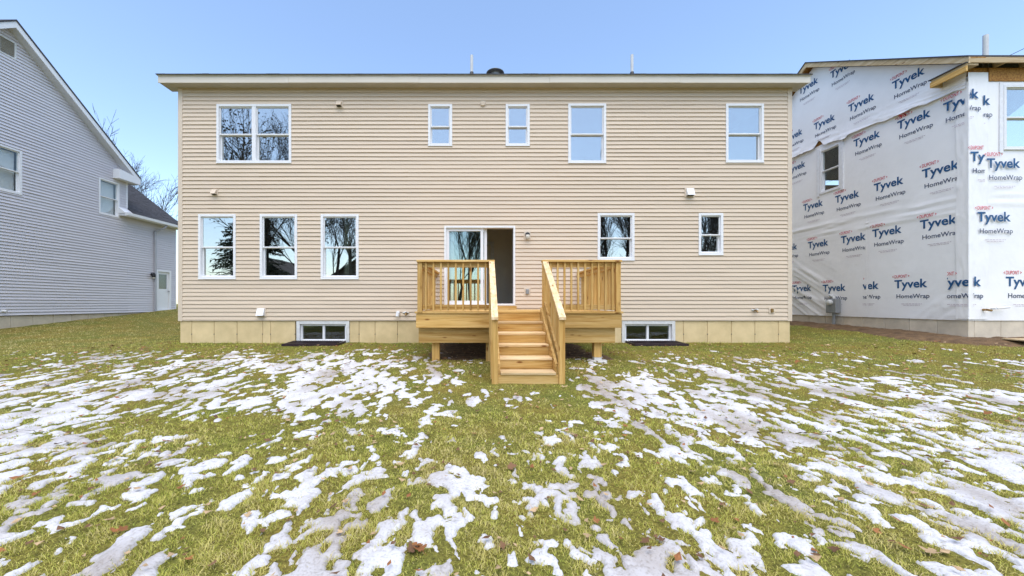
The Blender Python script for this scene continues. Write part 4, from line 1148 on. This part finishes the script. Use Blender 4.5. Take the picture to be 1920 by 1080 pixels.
# ---- printing on the wrap
def text_mesh(body, width, bold=0.0, shear=0.0, xscale=None, height=None):
    cu = bpy.data.curves.new('lettering', 'FONT'); cu.body = body; cu.offset = bold; cu.shear = shear; cu.resolution_u = 3
    ob = bpy.data.objects.new('lettering', cu); COL.objects.link(ob)
    dg = bpy.context.evaluated_depsgraph_get(); dg.update()
    me = bpy.data.meshes.new_from_object(ob.evaluated_get(dg))
    co = np.array([v.co[:] for v in me.vertices]); fs = [tuple(p.vertices) for p in me.polygons]
    bpy.data.objects.remove(ob); bpy.data.curves.remove(cu); bpy.data.meshes.remove(me)
    co[:,0] -= co[:,0].min(); s = width/co[:,0].max(); co[:,0] *= s
    if height: co[:,1] *= height/co[:,1].max()
    else: co[:,1] *= s
    return co[:, :2], fs
logo_pieces = []
def add_piece(t, x, y, mi): logo_pieces.append((t[0]+np.array([x, y]), t[1], mi))
# local frame: origin at the middle of the baseline of the large word
add_piece(text_mesh('Tyvek', 0.765, 0.024, height=None), -0.39, 0.0, 0)
add_piece(text_mesh('HomeWrap', 0.755, 0.008), -0.335, -0.275, 1)
add_piece(text_mesh('DUPONT', 0.30, 0.012, height=0.085), -0.385, 0.265, 2)
dia = np.array([(-0.055,0.045),(-0.02,0.075),(-0.02,0.06),(-0.035,0.045),(-0.02,0.03),(-0.02,0.015)])
logo_pieces.append((dia+np.array([-0.39,0.262]), [(0,1,2,3,4,5)], 2))
logo_pieces.append((dia*np.array([-1,1])+np.array([-0.08,0.262]), [(0,1,2,3,4,5)], 2))
for i, (a, b) in enumerate(((-0.22,0.26), (-0.17,0.21))):
    x = a
    while x < b:
        w_ = rnd.uniform(0.02, 0.07)
        logo_pieces.append((np.array([(x,-0.43-0.035*i),(min(x+w_,b),-0.43-0.035*i),(min(x+w_,b),-0.418-0.035*i),(x,-0.418-0.035*i)]), [(0,1,2,3)], 3)); x += w_+0.014
logo_cache = {}
def logo(parent, T, u, v, flip=1, clip0=None, clip1=None, w=None, tilt=0.0, top=None):
    """printed logo with its large word centred at (u, v); flip=-1 when u runs against the reading direction; clips in local x"""
    bm = bmesh.new(); sc = 1.0
    for co, fs, mi in logo_pieces:
        vs = [bm.verts.new((p[0], p[1], 0)) for p in co]
        for f in fs:
            try: fc = bm.faces.new([vs[i] for i in f]); fc.material_index = mi
            except ValueError: pass
    def cut(pt, no):
        geom = bm.verts[:]+bm.edges[:]+bm.faces[:]
        bmesh.ops.bisect_plane(bm, geom=geom, plane_co=pt, plane_no=no, clear_outer=True)
    if clip0 is not None: cut((clip0,0,0), (-1,0,0))
    if clip1 is not None: cut((clip1,0,0), (1,0,0))
    if top is not None: cut((0,top,0), (0,1,0))
    tl = top_loc(parent); ct, st = math.cos(tilt), math.sin(tilt)
    vs = bm.verts[:]
    C = np.array([q.co[:2] for q in vs])
    A = u+flip*(C[:,0]*ct-C[:,1]*st)*sc; B = v-0.09+(C[:,0]*st+C[:,1]*ct)*sc
    if w is not None: W = np.full(len(A), w)
    elif T is T_rear: W = shp_rear(A, B, 0.004)[2]+0.005
    else: W = np.where(B > seam_z(A)-0.01, w_upper(A, B, 0.020), shp_lower(A, B, 0.004)[2])+0.006
    for q, a_, b_, w_ in zip(vs, A, B, W): q.co = Vector(T(a_, b_, w_))-tl
    me = bpy.data.meshes.new('printed_logo'); bm.to_mesh(me); bm.free()
    for k in ('ink_blue', 'ink_navy', 'ink_red', 'ink_pale'): me.materials.append(M[k])
    o = bpy.data.objects.new('printed_logo', me); COL.objects.link(o); o.parent = parent
    return o
def side_uv(px, py):
    y = XT*720/(px-900); return y, EYE+(570-py)*y/720
c1 = lambda x, y: (1470+x/3.176, 40+y/3.176)
c2 = lambda x, y: (1470+x/3.176, 350+y/3.176)
for p, kw in [(c1(745,340), {}), (c1(465,485), {}), (c1(245,600), {}), (c1(150,385), {}), (c1(350,282), {}),
          (c1(62,682), {}), (c1(775,585), {}), (c1(495,700), {}), (c1(75,870), {}), (c1(935,882), {}), (c1(625,970), {}), (c1(378,1045), {}),
          (c1(1080,470), dict(clip1=0.02, w=0.046)), (c2(175,112), {}), (c2(30,365), {}), (c2(205,342), {}), (c2(415,308), dict(clip1=0.36)), (c2(615,268), {}),
          (c2(922,212), dict(clip1=0.33)), (c2(110,606), {}), (c2(303,604), {}), (c2(487,592), dict(clip0=-0.07)), (c2(757,580), {}), (c2(1050,570), dict(clip0=-0.22, clip1=0.18, w=0.044))]:
    u, v = side_uv(*p); logo(swall, T_side, u, v, -1, **kw)
def rear_uv(px, py): return (px-900)*YT/720, EYE+(570-py)*YT/720
for p, kw in [(c2(1237,185), dict(w=0.047)), (c2(1418,568), {}), (c2(1062,568), dict(clip0=0.20, w=0.044)), (c1(1197,812), dict(clip1=-0.055, w=0.044)),
          (c1(1293,852), dict(w=0.047)), (c1(1048,440), dict(clip0=0.17, w=0.046)), (c1(1118,478), dict(clip0=0.215, w=0.04))]:
    u, v = rear_uv(*p); logo(rwall, T_rear, u, v, 1, **kw)
for i in range(1, 5):
    for k, (u, v) in enumerate((rear_uv(*c2(1237,185)), rear_uv(*c2(1418,568)))):
        if u+i*1.35 < 18.8 and not (13.7 < u+i*1.35 < 15.6): logo(rwall, T_rear, u+i*1.35, v, 1)

# a sheet of plywood lying by the wrapped house, and the service cable above it
px_ = (1890-900)*8.2/720
gzp = float(ground_z(11.6, 8.0))+0.10
t = MB(); t.hexa([(11.15,7.86,gzp),(12.6,7.70,gzp-0.03),(12.75,8.25,gzp+0.02),(11.3,8.32,gzp+0.0),(11.15,7.86,gzp+0.022),(12.6,7.70,gzp-0.008),(12.75,8.25,gzp+0.042),(11.3,8.32,gzp+0.022)])
tag(t.build('plywood_sheet', M['raw_wood_x'], None, (11.9, 8.0, gzp)), 'weathered wood sheet lying on the soil by the wrapped house', 'plywood')
def P_at(px, py, y): return ((px-900)*y/720, y, EYE+(570-py)*y/720)
pts = [P_at(1893,104,9.4), P_at(1960,72,9.9), P_at(2100,10,10.8)]
tag(MB().pipe(pts, 0.008, 6).build('service_cable', M['black'], None, pts[0]), 'thin dark cable rising from the roof of the wrapped house', 'cable')

# ------------------------------------------------------------------ trees
def make_tree(seed, height, trunk_r, spread=0.6, levels=5, twig_leaves=0, droop=0.0, lean=(0,0)):
    rg = random.Random(seed); nodes = {'trunk': ([], []), 'crown': ([], [])}; leaves = []
    def seg(which, p0, p1, r0, r1, n):
        v, f = nodes[which]; k = len(v)
        d = (p1-p0).normalized(); x = d.orthogonal().normalized(); y = d.cross(x)
        for c, r in ((p0, r0), (p1, r1)):
            for i in range(n):
                a = 2*math.pi*i/n; v.append(tuple(c+x*(math.cos(a)*r)+y*(math.sin(a)*r)))
        for i in range(n):
            j = (i+1) % n; f.append((k+i, k+j, k+n+j, k+n+i))
    def grow(p, d, L, r, lev):
        n = 4 if lev < 2 else 3
        steps = 6 if lev == 0 else (4 if lev < 3 else 3)
        pos = p.copy(); dr = d.copy(); rr = r
        sides = 9 if lev == 0 else (6 if lev == 1 else (4 if lev == 2 else 3))
        for i in range(steps):
            dr = (dr+Vector((rg.uniform(-1,1), rg.uniform(-1,1), rg.uniform(-0.5,1)*(1 if lev else 0.3)))*(0.07 if lev == 0 else 0.17)).normalized()
            q = pos+dr*(L/steps); r2 = rr*(0.90 if lev == 0 else 0.82)
            seg('trunk' if lev < 2 else 'crown', pos, q, rr, r2, sides)
            if lev < levels and (lev > 0 or i >= 2):
                for c in range(rg.choice((1,2,2)) if lev < 3 else rg.choice((1,1,2))):
                    az = rg.uniform(0, 2*math.pi); side = dr.orthogonal().normalized(); side = (Matrix.Rotation(az, 3, dr) @ side)
                    ang = rg.uniform(0.45, 1.0)*spread
                    nd = (dr*math.cos(ang)+side*math.sin(ang)); nd.z += 0.10-droop; nd.normalize()
                    grow(q, nd, L*rg.uniform(0.42, 0.66), max(r2*rg.uniform(0.40, 0.60), 0.014), lev+1)
            pos = q; rr = r2
        if twig_leaves and lev >= levels-1:
            for c in range(twig_leaves): leaves.append(pos+Vector((rg.gauss(0,.14), rg.gauss(0,.14), rg.gauss(0,.14))))
    grow(Vector((0,0,-0.2)), Vector((lean[0], lean[1], 1)).normalized(), height*0.55, trunk_r, 0)
    lm = []
    for p in leaves:
        a = Vector((rg.gauss(0,1), rg.gauss(0,1), rg.gauss(0,1))).normalized(); b = a.orthogonal().normalized()
        s = rg.uniform(0.05, 0.13); lm.append([p+a*s, p+b*s*0.6, p-a*s, p-b*s*0.6])
    return nodes, lm
def tree_meshes(*a, **k):
    nodes, lm = make_tree(*a, **k); out = []
    for w in ('trunk', 'crown'):
        v, f = nodes[w]; me = bpy.data.meshes.new(w); me.from_pydata(v, [], f); me.materials.append(M['bark'])
        if w == 'trunk': me.polygons.foreach_set('use_smooth', [True]*len(me.polygons))
        if w == 'crown' and lm:
            v = list(v); f = list(f); nb = len(f)
            for q in lm:
                kk = len(v); v += [tuple(p) for p in q]; f.append((kk,kk+1,kk+2,kk+3))
            me = bpy.data.meshes.new(w); me.from_pydata(v, [], f); me.materials.append(M['bark']); me.materials.append(M['tree_leaf'])
            mi = [0]*nb+[1]*(len(f)-nb); me.polygons.foreach_set('material_index', mi)
        out.append(me)
    return out
TV = [tree_meshes(21, 15, 0.26, 0.75, 4), tree_meshes(22, 12, 0.20, 0.6, 4), tree_meshes(23, 17, 0.34, 0.85, 4, twig_leaves=1), tree_meshes(24, 12, 0.16, 0.45, 4)]
def place_tree(var, x, y, sc, rz, label, group=None):
    t = thing('bare_tree' if var != 2 else 'leafy_tree', label, 'tree', (x, y, float(ground_z(x, y))), group)
    t.rotation_euler = (0, 0, rz); t.scale = (sc, sc, sc)
    for me in TV[var]:
        o = bpy.data.objects.new(me.name, me); COL.objects.link(o); o.parent = t
    return t
place_tree(0, -27.6, 31.0, 0.74, 0.4, 'bare tree rising behind the lower roof of the grey house')
place_tree(1, -25.5, 26.0, 0.93, 2.0, 'bare treetop just showing over the grey house roof slope')
place_tree(0, 27.0, 36.0, 1.18, 1.1, 'bare treetop barely showing over the right end of the beige house roof')
# trees across the lot, seen only as reflections in the rear windows
for i, (v_, x, y, s, rz, where) in enumerate([
    (2, -19.5, -12, 1.12, 0.3, 'large tree with clinging leaves mirrored in the wide upper window'),
    (2, -15.0, -14, 1.08, 2.3, 'tree with clinging dark leaves mirrored in the right half of the wide upper window'),
    (0, -15.7, -8.5, 0.95, 1.0, 'thick bare tree mirrored in the middle lower left window'),
    (1, -13.5, -10.5, 0.9, 3.4, 'bare tree mirrored in the right edge of the middle lower left window'),
    (1, -11.3, -9, 0.85, 0.2, 'bare tree mirrored in the middle of the third lower left window'),
    (0, -10.0, -10, 0.72, 5.2, 'bare tree mirrored in the right edge of the third lower left window'),
    (1, -4.3, -7, 0.72, 4.2, 'bare tree mirrored in the left edge of the sliding door'),
    (3, -2.8, -7, 0.82, 1.9, 'bare tree mirrored left of the middle of the sliding door'),
    (1, -1.7, -8.5, 0.72, 0.4, 'bare tree mirrored in the middle of the sliding door'),
    (3, -0.6, -7.6, 0.84, 3.0, 'bare tree mirrored in the right edge of the sliding door'),
    (3, 8.4, -6, 0.86, 0.9, 'bare tree mirrored in the left edge of the window beside the deck'),
    (1, 9.1, -8, 0.70, 2.9, 'bare tree mirrored left of the middle of the window beside the deck'),
    (3, 9.9, -6.5, 0.85, 5.1, 'bare tree mirrored in the middle of the window beside the deck'),
    (1, 10.6, -7.5, 0.70, 1.5, 'bare tree mirrored right of the middle of the window beside the deck'),
    (0, 11.5, -8.5, 0.62, 1.5, 'bare tree mirrored in the right edge of the window beside the deck'),
    (3, 15.6, -6.5, 0.84, 3.3, 'bare tree mirrored in the left edge of the small lower right window'),
    (1, 16.6, -7.5, 0.70, 0.6, 'bare tree mirrored in the middle of the small lower right window'),
    (0, 17.6, -8.5, 0.60, 2.6, 'bare tree mirrored in the right edge of the small lower right window')]):
    place_tree(v_, x, y, s, rz, where)
# an evergreen mirrored in the leftmost lower window
def evergreen(x, y, h, label):
    t = thing('evergreen_tree', label, 'tree', (x, y, 0)); rg = random.Random(4)
    MB().tube((x, y, -0.2), (x, y, h*0.97), 0.22, 0.03, 9, False).build('trunk', M['bark'], t, recalc=False)
    v = []; f = []
    for k in range(420):
        z = h*(0.12+0.86*(k/420)); L = (h-z)*0.36+0.25; az = rg.uniform(0, 6.28)
        d = Vector((math.cos(az), math.sin(az), rg.uniform(-0.30, 0.18))); s = Vector((-math.sin(az), math.cos(az), 0))
        for q in range(16):
            c = Vector((0,0,z))+d*L*(q+1)/16+Vector((0,0,-0.25*((q+1)/16)**2*L*0.3))
            for sg in (-1, 1):
                ln = L*0.28*(1-0.55*q/16); e = c+(s*sg*rg.uniform(.6,1)+d*0.5+Vector((0,0,rg.uniform(-.8,.35))))*ln
                kk = len(v); v += [tuple(c-d*0.06), tuple(c+d*0.09), tuple(e)]; f.append((kk,kk+1,kk+2))
    me = bpy.data.meshes.new('crown'); me.from_pydata(v, [], f); me.materials.append(M['needle'])
    o = bpy.data.objects.new('crown', me); COL.objects.link(o); o.parent = t
evergreen(-17.1, -9.0, 10.5, 'dark evergreen mirrored in the leftmost lower window')
# low houses across the lot, mirrored in the lower panes
def far_house(x0, x1, y0, y1, h, rh, label):
    t = thing('distant_house', label, 'house', ((x0+x1)/2, (y0+y1)/2, 0))
    MB().prism([(x0, -0.2), (x1, -0.2), (x1, h), ((x0+x1)/2, h+rh), (x0, h)], 1, y0, y1).build('wall', M['far_wall'], t)
    for s in (-1, 1):
        c = (x0+x1)/2; xe = c+s*((x1-x0)/2+0.4); ze = h-0.4*rh/((x1-x0)/2)
        MB().hexa([(xe,y0-.3,ze+.02),(xe,y1+.3,ze+.02),(c,y1+.3,h+rh+.02),(c,y0-.3,h+rh+.02),(xe,y0-.3,ze+.2),(xe,y1+.3,ze+.2),(c,y1+.3,h+rh+.2),(c,y0-.3,h+rh+.2)]).build('roof', M['far_roof'], t)
    for xx in (x0+1.2, x1-2.2):
        w_ = MB().box((xx, y1-0.02, 1.0), (xx+1.0, y1+0.05, 2.3), 0.01).build('window', M['white'], t)
        MB().box((xx+0.08, y1+0.051, 1.08), (xx+0.92, y1+0.06, 2.22)).build('pane', M['glass_dark'], w_)
far_house(-27, -18.5, -30, -20, 3.0, 3.0, 'dark low house mirrored in the leftmost lower windows')
far_house(-17, -8, -30, -21, 3.2, 3.0, 'dark low house mirrored in the third lower window')

# ------------------------------------------------------------------ grass blades
rng = np.random.default_rng(12)
def blades():
    Ys, Xs, = [], []
    edges = np.concatenate([np.arange(1.15, 4, 0.15), np.arange(4, 10, 0.3), np.arange(10, 19.1, 0.6)])
    for a, b in zip(edges[:-1], edges[1:]):
        m = (a+b)/2; dens = 15000 if m < 2.2 else 15000*(2.2/m)**2
        if m > 8: dens *= 1.1
        wl, wr = 1.32*m+0.8, 1.50*m+0.8
        wl, wr = min(wl, 15.0), min(wr, 14.0)
        n = int(dens*(b-a)*(wl+wr))
        Ys.append(rng.uniform(a, b, n)); Xs.append(rng.uniform(-wl, wr, n))
    return np.concatenate(Xs), np.concatenate(Ys)
bx, by = blades()
keep = np.ones(len(bx), bool)
keep &= ~((bx > XL-0.02) & (bx < XR+0.02) & (by > YW-0.01))
keep &= ~((bx > XT) & (by > YT)) & ~((bx < XG) & (by > Y0G))
for a, b in ((PX(556)-0.08, PX(645)+0.08), (PX(1176)-0.08, PX(1262)+0.08)):
    keep &= ~((bx > a) & (bx < b) & (by > YW-0.65))
keep &= ~((bx > XS0) & (bx < XS1) & (by > nose[-1]) & (by < YD))
keep &= (shade_soil_d(bx, by) < 0.0) | (rng.uniform(size=len(bx)) < 0.10)
keep &= (soil_d(bx, by) < 0.0) | (rng.uniform(size=len(bx)) < 0.04)
bx, by = bx[keep], by[keep]
h = snow_h(bx, by)
keep = (h < 0.0) | (rng.uniform(size=len(bx)) < np.where(h < 0.007, 0.40, np.where(h < 0.013, 0.10, 0.012)))
bx, by, h = bx[keep], by[keep], h[keep]
clump = fbm(bx/0.09, by/0.09, 121, 2); patch = fbm(bx/0.9, by/1.1, 123, 3); wear = fbm(bx/3.2, by/2.4, 125, 3)
keep = rng.uniform(size=len(bx)) < np.clip(0.05+1.75*clump, 0.25, 1)*np.where(fbm(bx/0.45, by/0.5, 131, 3) > 0.66, 0.45, 1)
bx, by, h, clump, patch, wear = [q[keep] for q in (bx, by, h, clump, patch, wear)]
n = len(bx)
dist = by
width = np.maximum(0.0026, 0.00125*dist)*rng.uniform(0.7, 1.3, n)
length = (0.010+0.012*patch+0.050*clump**2)*rng.uniform(0.6, 1.3, n)*np.where(dist > 5, 1.1, 1.0)
# longer fringe against the foundation
length *= 1+0.9*sstep(YW-0.35, YW-0.05, by)*((bx > XL-.2) & (bx < XR+.2))
az = rng.uniform(0, 2*np.pi, n) ; az = az+1.6*(fbm(bx/0.2, by/0.2, 127, 2)-0.5)*4
lean = rng.uniform(0.45, 1.5, n)
bz = ground_z(bx, by)+np.maximum(h, 0)*0.6
dirx, diry = np.cos(az), np.sin(az)
sx, sy = -np.sin(az), np.cos(az)
# turn blades mostly broadside
ph = rng.uniform(0, np.pi, n); wxx, wyy = np.cos(ph), np.sin(ph)
P0 = np.stack([bx, by, bz-0.004], -1); S_ = np.stack([wxx, wyy, 0*wxx], -1)*width[:,None]/2
mid = P0+np.stack([dirx*np.sin(lean*0.6)*length*0.55, diry*np.sin(lean*0.6)*length*0.55, np.cos(lean*0.6)*length*0.55], -1)
tip = mid+np.stack([dirx*np.sin(lean*1.25)*length*0.5, diry*np.sin(lean*1.25)*length*0.5, np.cos(lean*1.25)*length*0.5], -1)
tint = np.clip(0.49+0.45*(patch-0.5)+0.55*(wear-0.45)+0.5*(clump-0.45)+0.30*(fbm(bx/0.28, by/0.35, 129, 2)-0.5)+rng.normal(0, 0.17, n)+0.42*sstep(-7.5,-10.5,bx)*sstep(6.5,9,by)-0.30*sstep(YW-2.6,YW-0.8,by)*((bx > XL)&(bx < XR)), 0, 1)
tint = np.where(rng.uniform(size=n) < 0.08, rng.uniform(0.75, 1.0, n), tint)
near = dist < 4.2
Vn = np.stack([P0-S_, P0+S_, mid+S_*0.8, mid-S_*0.8, tip], 1)[near]
Vf = np.stack([P0-S_, P0+S_, (mid+tip)/2], 1)[~near]
nn, nf_ = len(Vn), len(Vf)
b0 = np.arange(nn)[:,None]*5; b1 = nn*5+np.arange(nf_)[:,None]*3
F4 = b0+np.array([[0,1,2,3]]); F3 = np.concatenate([b0+np.array([[3,2,4]]), b1+np.array([[0,1,2]])])
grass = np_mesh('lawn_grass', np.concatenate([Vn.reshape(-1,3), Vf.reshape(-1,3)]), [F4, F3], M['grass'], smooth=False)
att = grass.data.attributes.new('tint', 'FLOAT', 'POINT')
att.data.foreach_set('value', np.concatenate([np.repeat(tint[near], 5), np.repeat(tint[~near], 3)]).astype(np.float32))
tag(grass, 'short yellow-green winter grass between the snow patches', 'grass', None, 'stuff')
print('blades', n, 'tris', nn*3+nf_)

# ------------------------------------------------------------------ fallen leaves
def leaf_shape(seed, lobes=5):
    rg = random.Random(seed); pts = []
    n = lobes*4
    for i in range(n):
        a = -math.pi/2+2*math.pi*(i+0.5)/n
        ph = (i % 4)/4
        r = (1.0 if i % 4 == 1 else 0.82 if i % 4 in (0, 2) else 0.55)*rg.uniform(0.8, 1.1)*(0.75+0.3*math.sin(a))
        pts.append((math.cos(a)*r, math.sin(a)*r+0.1))
    curl = rg.uniform(0.25, 0.7); tw = rg.uniform(-.5, .5)
    z = lambda x, y: curl*(x*x*0.7+0.25*y*y)+tw*x*y*0.6
    V = [(0,0,0.02)]+[(x*.5, y*.5, z(x*.5, y*.5)) for x, y in pts]+[(x, y, z(x, y)) for x, y in pts]
    F = []
    for i in range(n):
        j = (i+1) % n; F.append((0, 1+i, 1+j)); F.append((1+i, 1+n+i, 1+n+j, 1+j))
    k = len(V); y0 = -0.3                      # stalk
    V += [(-.03,y0,0.05),(.03,y0,0.05),(.02,y0-1.0,0.12),(-.02,y0-1.0,0.12)]; F.append((k,k+1,k+2,k+3))
    return V, F
leaf_meshes = {}
for c in ('leaf_rust', 'leaf_brown', 'leaf_tan'):
    for s in range(3):
        V, F = leaf_shape(s+10*len(c)); me = bpy.data.meshes.new('fallen_leaf'); me.from_pydata(V, [], F); me.materials.append(M[c])
        leaf_meshes[(c, s)] = me
near_leaves = [  # px, py, size cm, colour
 (203,983,5.5,'leaf_tan'),(215,1005,5,'leaf_rust'),(228,1003,4.5,'leaf_rust'),(65,935,5,'leaf_rust'),(348,1058,5,'leaf_rust'),(775,1034,7,'leaf_rust'),(790,1040,6,'leaf_rust'),(768,1040,6,'leaf_brown'),
 (955,882,7,'leaf_brown'),(1000,962,6,'leaf_tan'),(1010,824,7,'leaf_tan'),(1075,818,6,'leaf_tan'),(803,821,6,'leaf_rust'),(728,820,7,'leaf_rust'),(742,796,6,'leaf_tan'),(890,818,6,'leaf_rust'),(1210,782,6,'leaf_brown'),
 (905,755,5,'leaf_brown'),(700,690,7,'leaf_rust'),(1030,940,5,'leaf_brown'),(1212,1025,5,'leaf_brown'),(1240,1022,4,'leaf_brown'),(1335,982,5,'leaf_rust'),(1315,1052,4,'leaf_brown'),(1300,890,5,'leaf_tan'),(1480,908,5,'leaf_brown'),
 (1565,1036,5,'leaf_brown'),(1530,1048,4,'leaf_brown'),(1745,1045,6.5,'leaf_tan'),(1815,748,7,'leaf_rust'),(1850,780,7,'leaf_rust'),(1532,819,6,'leaf_rust'),(1492,681,9,'leaf_rust'),(1795,895,4,'leaf_brown'),(1640,1003,4,'leaf_rust'),
 (178,832,6,'leaf_brown'),(105,838,6,'leaf_brown'),(522,772,6,'leaf_brown'),(407,786,6,'leaf_brown'),(500,862,5,'leaf_brown'),(560,797,6,'leaf_brown'),(538,985,4,'leaf_brown'),(625,955,5,'leaf_brown'),(465,975,4,'leaf_tan'),(270,845,5,'leaf_rust'),
 (90,725,7,'leaf_rust'),(176,655,9,'leaf_brown'),(265,657,9,'leaf_brown'),(210,650,8,'leaf_brown'),(186,676,7,'leaf_brown'),(1555,650,11,'leaf_tan'),(1560,662,10,'leaf_tan'),(1620,655,10,'leaf_tan'),(1715,670,8,'leaf_brown'),(1115,985,4,'leaf_rust'),
 (640,1005,4,'leaf_tan'),(395,1068,5,'leaf_brown'),(1100,1010,4,'leaf_tan'),(945,1030,4,'leaf_brown'),(1370,1000,4,'leaf_tan'),(320,700,7,'leaf_rust'),(430,735,6,'leaf_brown'),(1010,752,5,'leaf_rust'),(560,690,7,'leaf_brown'),(1420,760,6,'leaf_rust'),(1440,690,8,'leaf_tan')]
colname = {'leaf_rust': 'rust-red', 'leaf_brown': 'dark brown', 'leaf_tan': 'pale tan'}
lr = random.Random(77)
def lawn_point(px, py):
    y = EYE*720/(py-570)
    for _ in range(12):
        x = (px-900)*y/720; y = (EYE-float(ground_z(x, y)))*720/(py-570)
    return (px-900)*y/720, y
leaf_groups = {}
for px, py, s, c in near_leaves:
    x, y = lawn_point(px, py)
    o = bpy.data.objects.new('fallen_leaf', leaf_meshes[(c, lr.randrange(3))]); COL.objects.link(o)
    z = float(ground_z(x, y))+max(float(snow_h(np.array([x]), np.array([y]))[0]), 0.018)+0.006
    o.location = (x, y, z); o.rotation_euler = (lr.uniform(-.4,.4), lr.uniform(-.4,.4), lr.uniform(0, 6.28)); s_ = s/100*0.74; o.scale = (s_, s_*lr.uniform(.75, 1), s_)
    area = 'near the houses' if py < 720 else 'across the middle' if py < 900 else 'in the foreground'
    side = 'left' if px < 640 else 'central' if px < 1280 else 'right'
    leaf_groups.setdefault((colname[c], side, area), []).append((px, o))
ORD = ['leftmost', 'second', 'third', 'fourth', 'fifth', 'sixth', 'seventh', 'eighth', 'ninth', 'tenth']
for (cn, side, area), L_ in leaf_groups.items():
    L_.sort(key=lambda t: t[0])
    for i, (_, o) in enumerate(L_):
        which = 'single' if len(L_) == 1 else ORD[i]
        frm = '' if i == 0 else ' from the left'
        tag(o, f'{which} {cn} fallen leaf{frm} on the {side} lawn {area}', 'leaf', f'{cn} fallen leaves on the {side} lawn {area}')
# leaf litter too small to tell apart
V = []; F = []
for i in range(3200):
    if i < 1500:
        y = lr.uniform(6.0, 9.6); x = lr.uniform(-9, 10)
    else:
        y = 1.5+7.5*lr.random()**0.8; x = lr.uniform(-1.35*y, 1.45*y)
    if XL < x < XR and y > YW: continue
    if XS0-.05 < x < XS1+.05 and nose[-1]-.05 < y < YD: continue
    s = lr.uniform(0.010, 0.027)*(1+0.06*y); a = lr.uniform(0, 6.28); z = float(ground_z(x, y))+0.022+max(float(snow_h(np.array([x]), np.array([y]))[0]), 0)
    k = len(V); ca_, sa_ = math.cos(a)*s, math.sin(a)*s
    V += [(x+ca_, y+sa_, z+lr.uniform(-.3,.8)*s), (x-sa_*.6, y+ca_*.6, z+lr.uniform(-.2,.5)*s), (x-ca_, y-sa_, z+lr.uniform(-.2,.6)*s), (x+sa_*.6, y-ca_*.6, z)]; F.append((k, k+1, k+2, k+3))
me = bpy.data.meshes.new('leaf_litter'); me.from_pydata(V, [], F); me.materials.append(M['leaf_brown']); me.materials.append(M['leaf_tan']); me.materials.append(M['leaf_rust'])
me.polygons.foreach_set('material_index', [lr.choice((0,0,1,1,2)) for _ in F])
o = bpy.data.objects.new('leaf_litter', me); COL.objects.link(o)
tag(o, 'small bits of dead leaf scattered over the lawn', 'leaf litter', None, 'stuff')
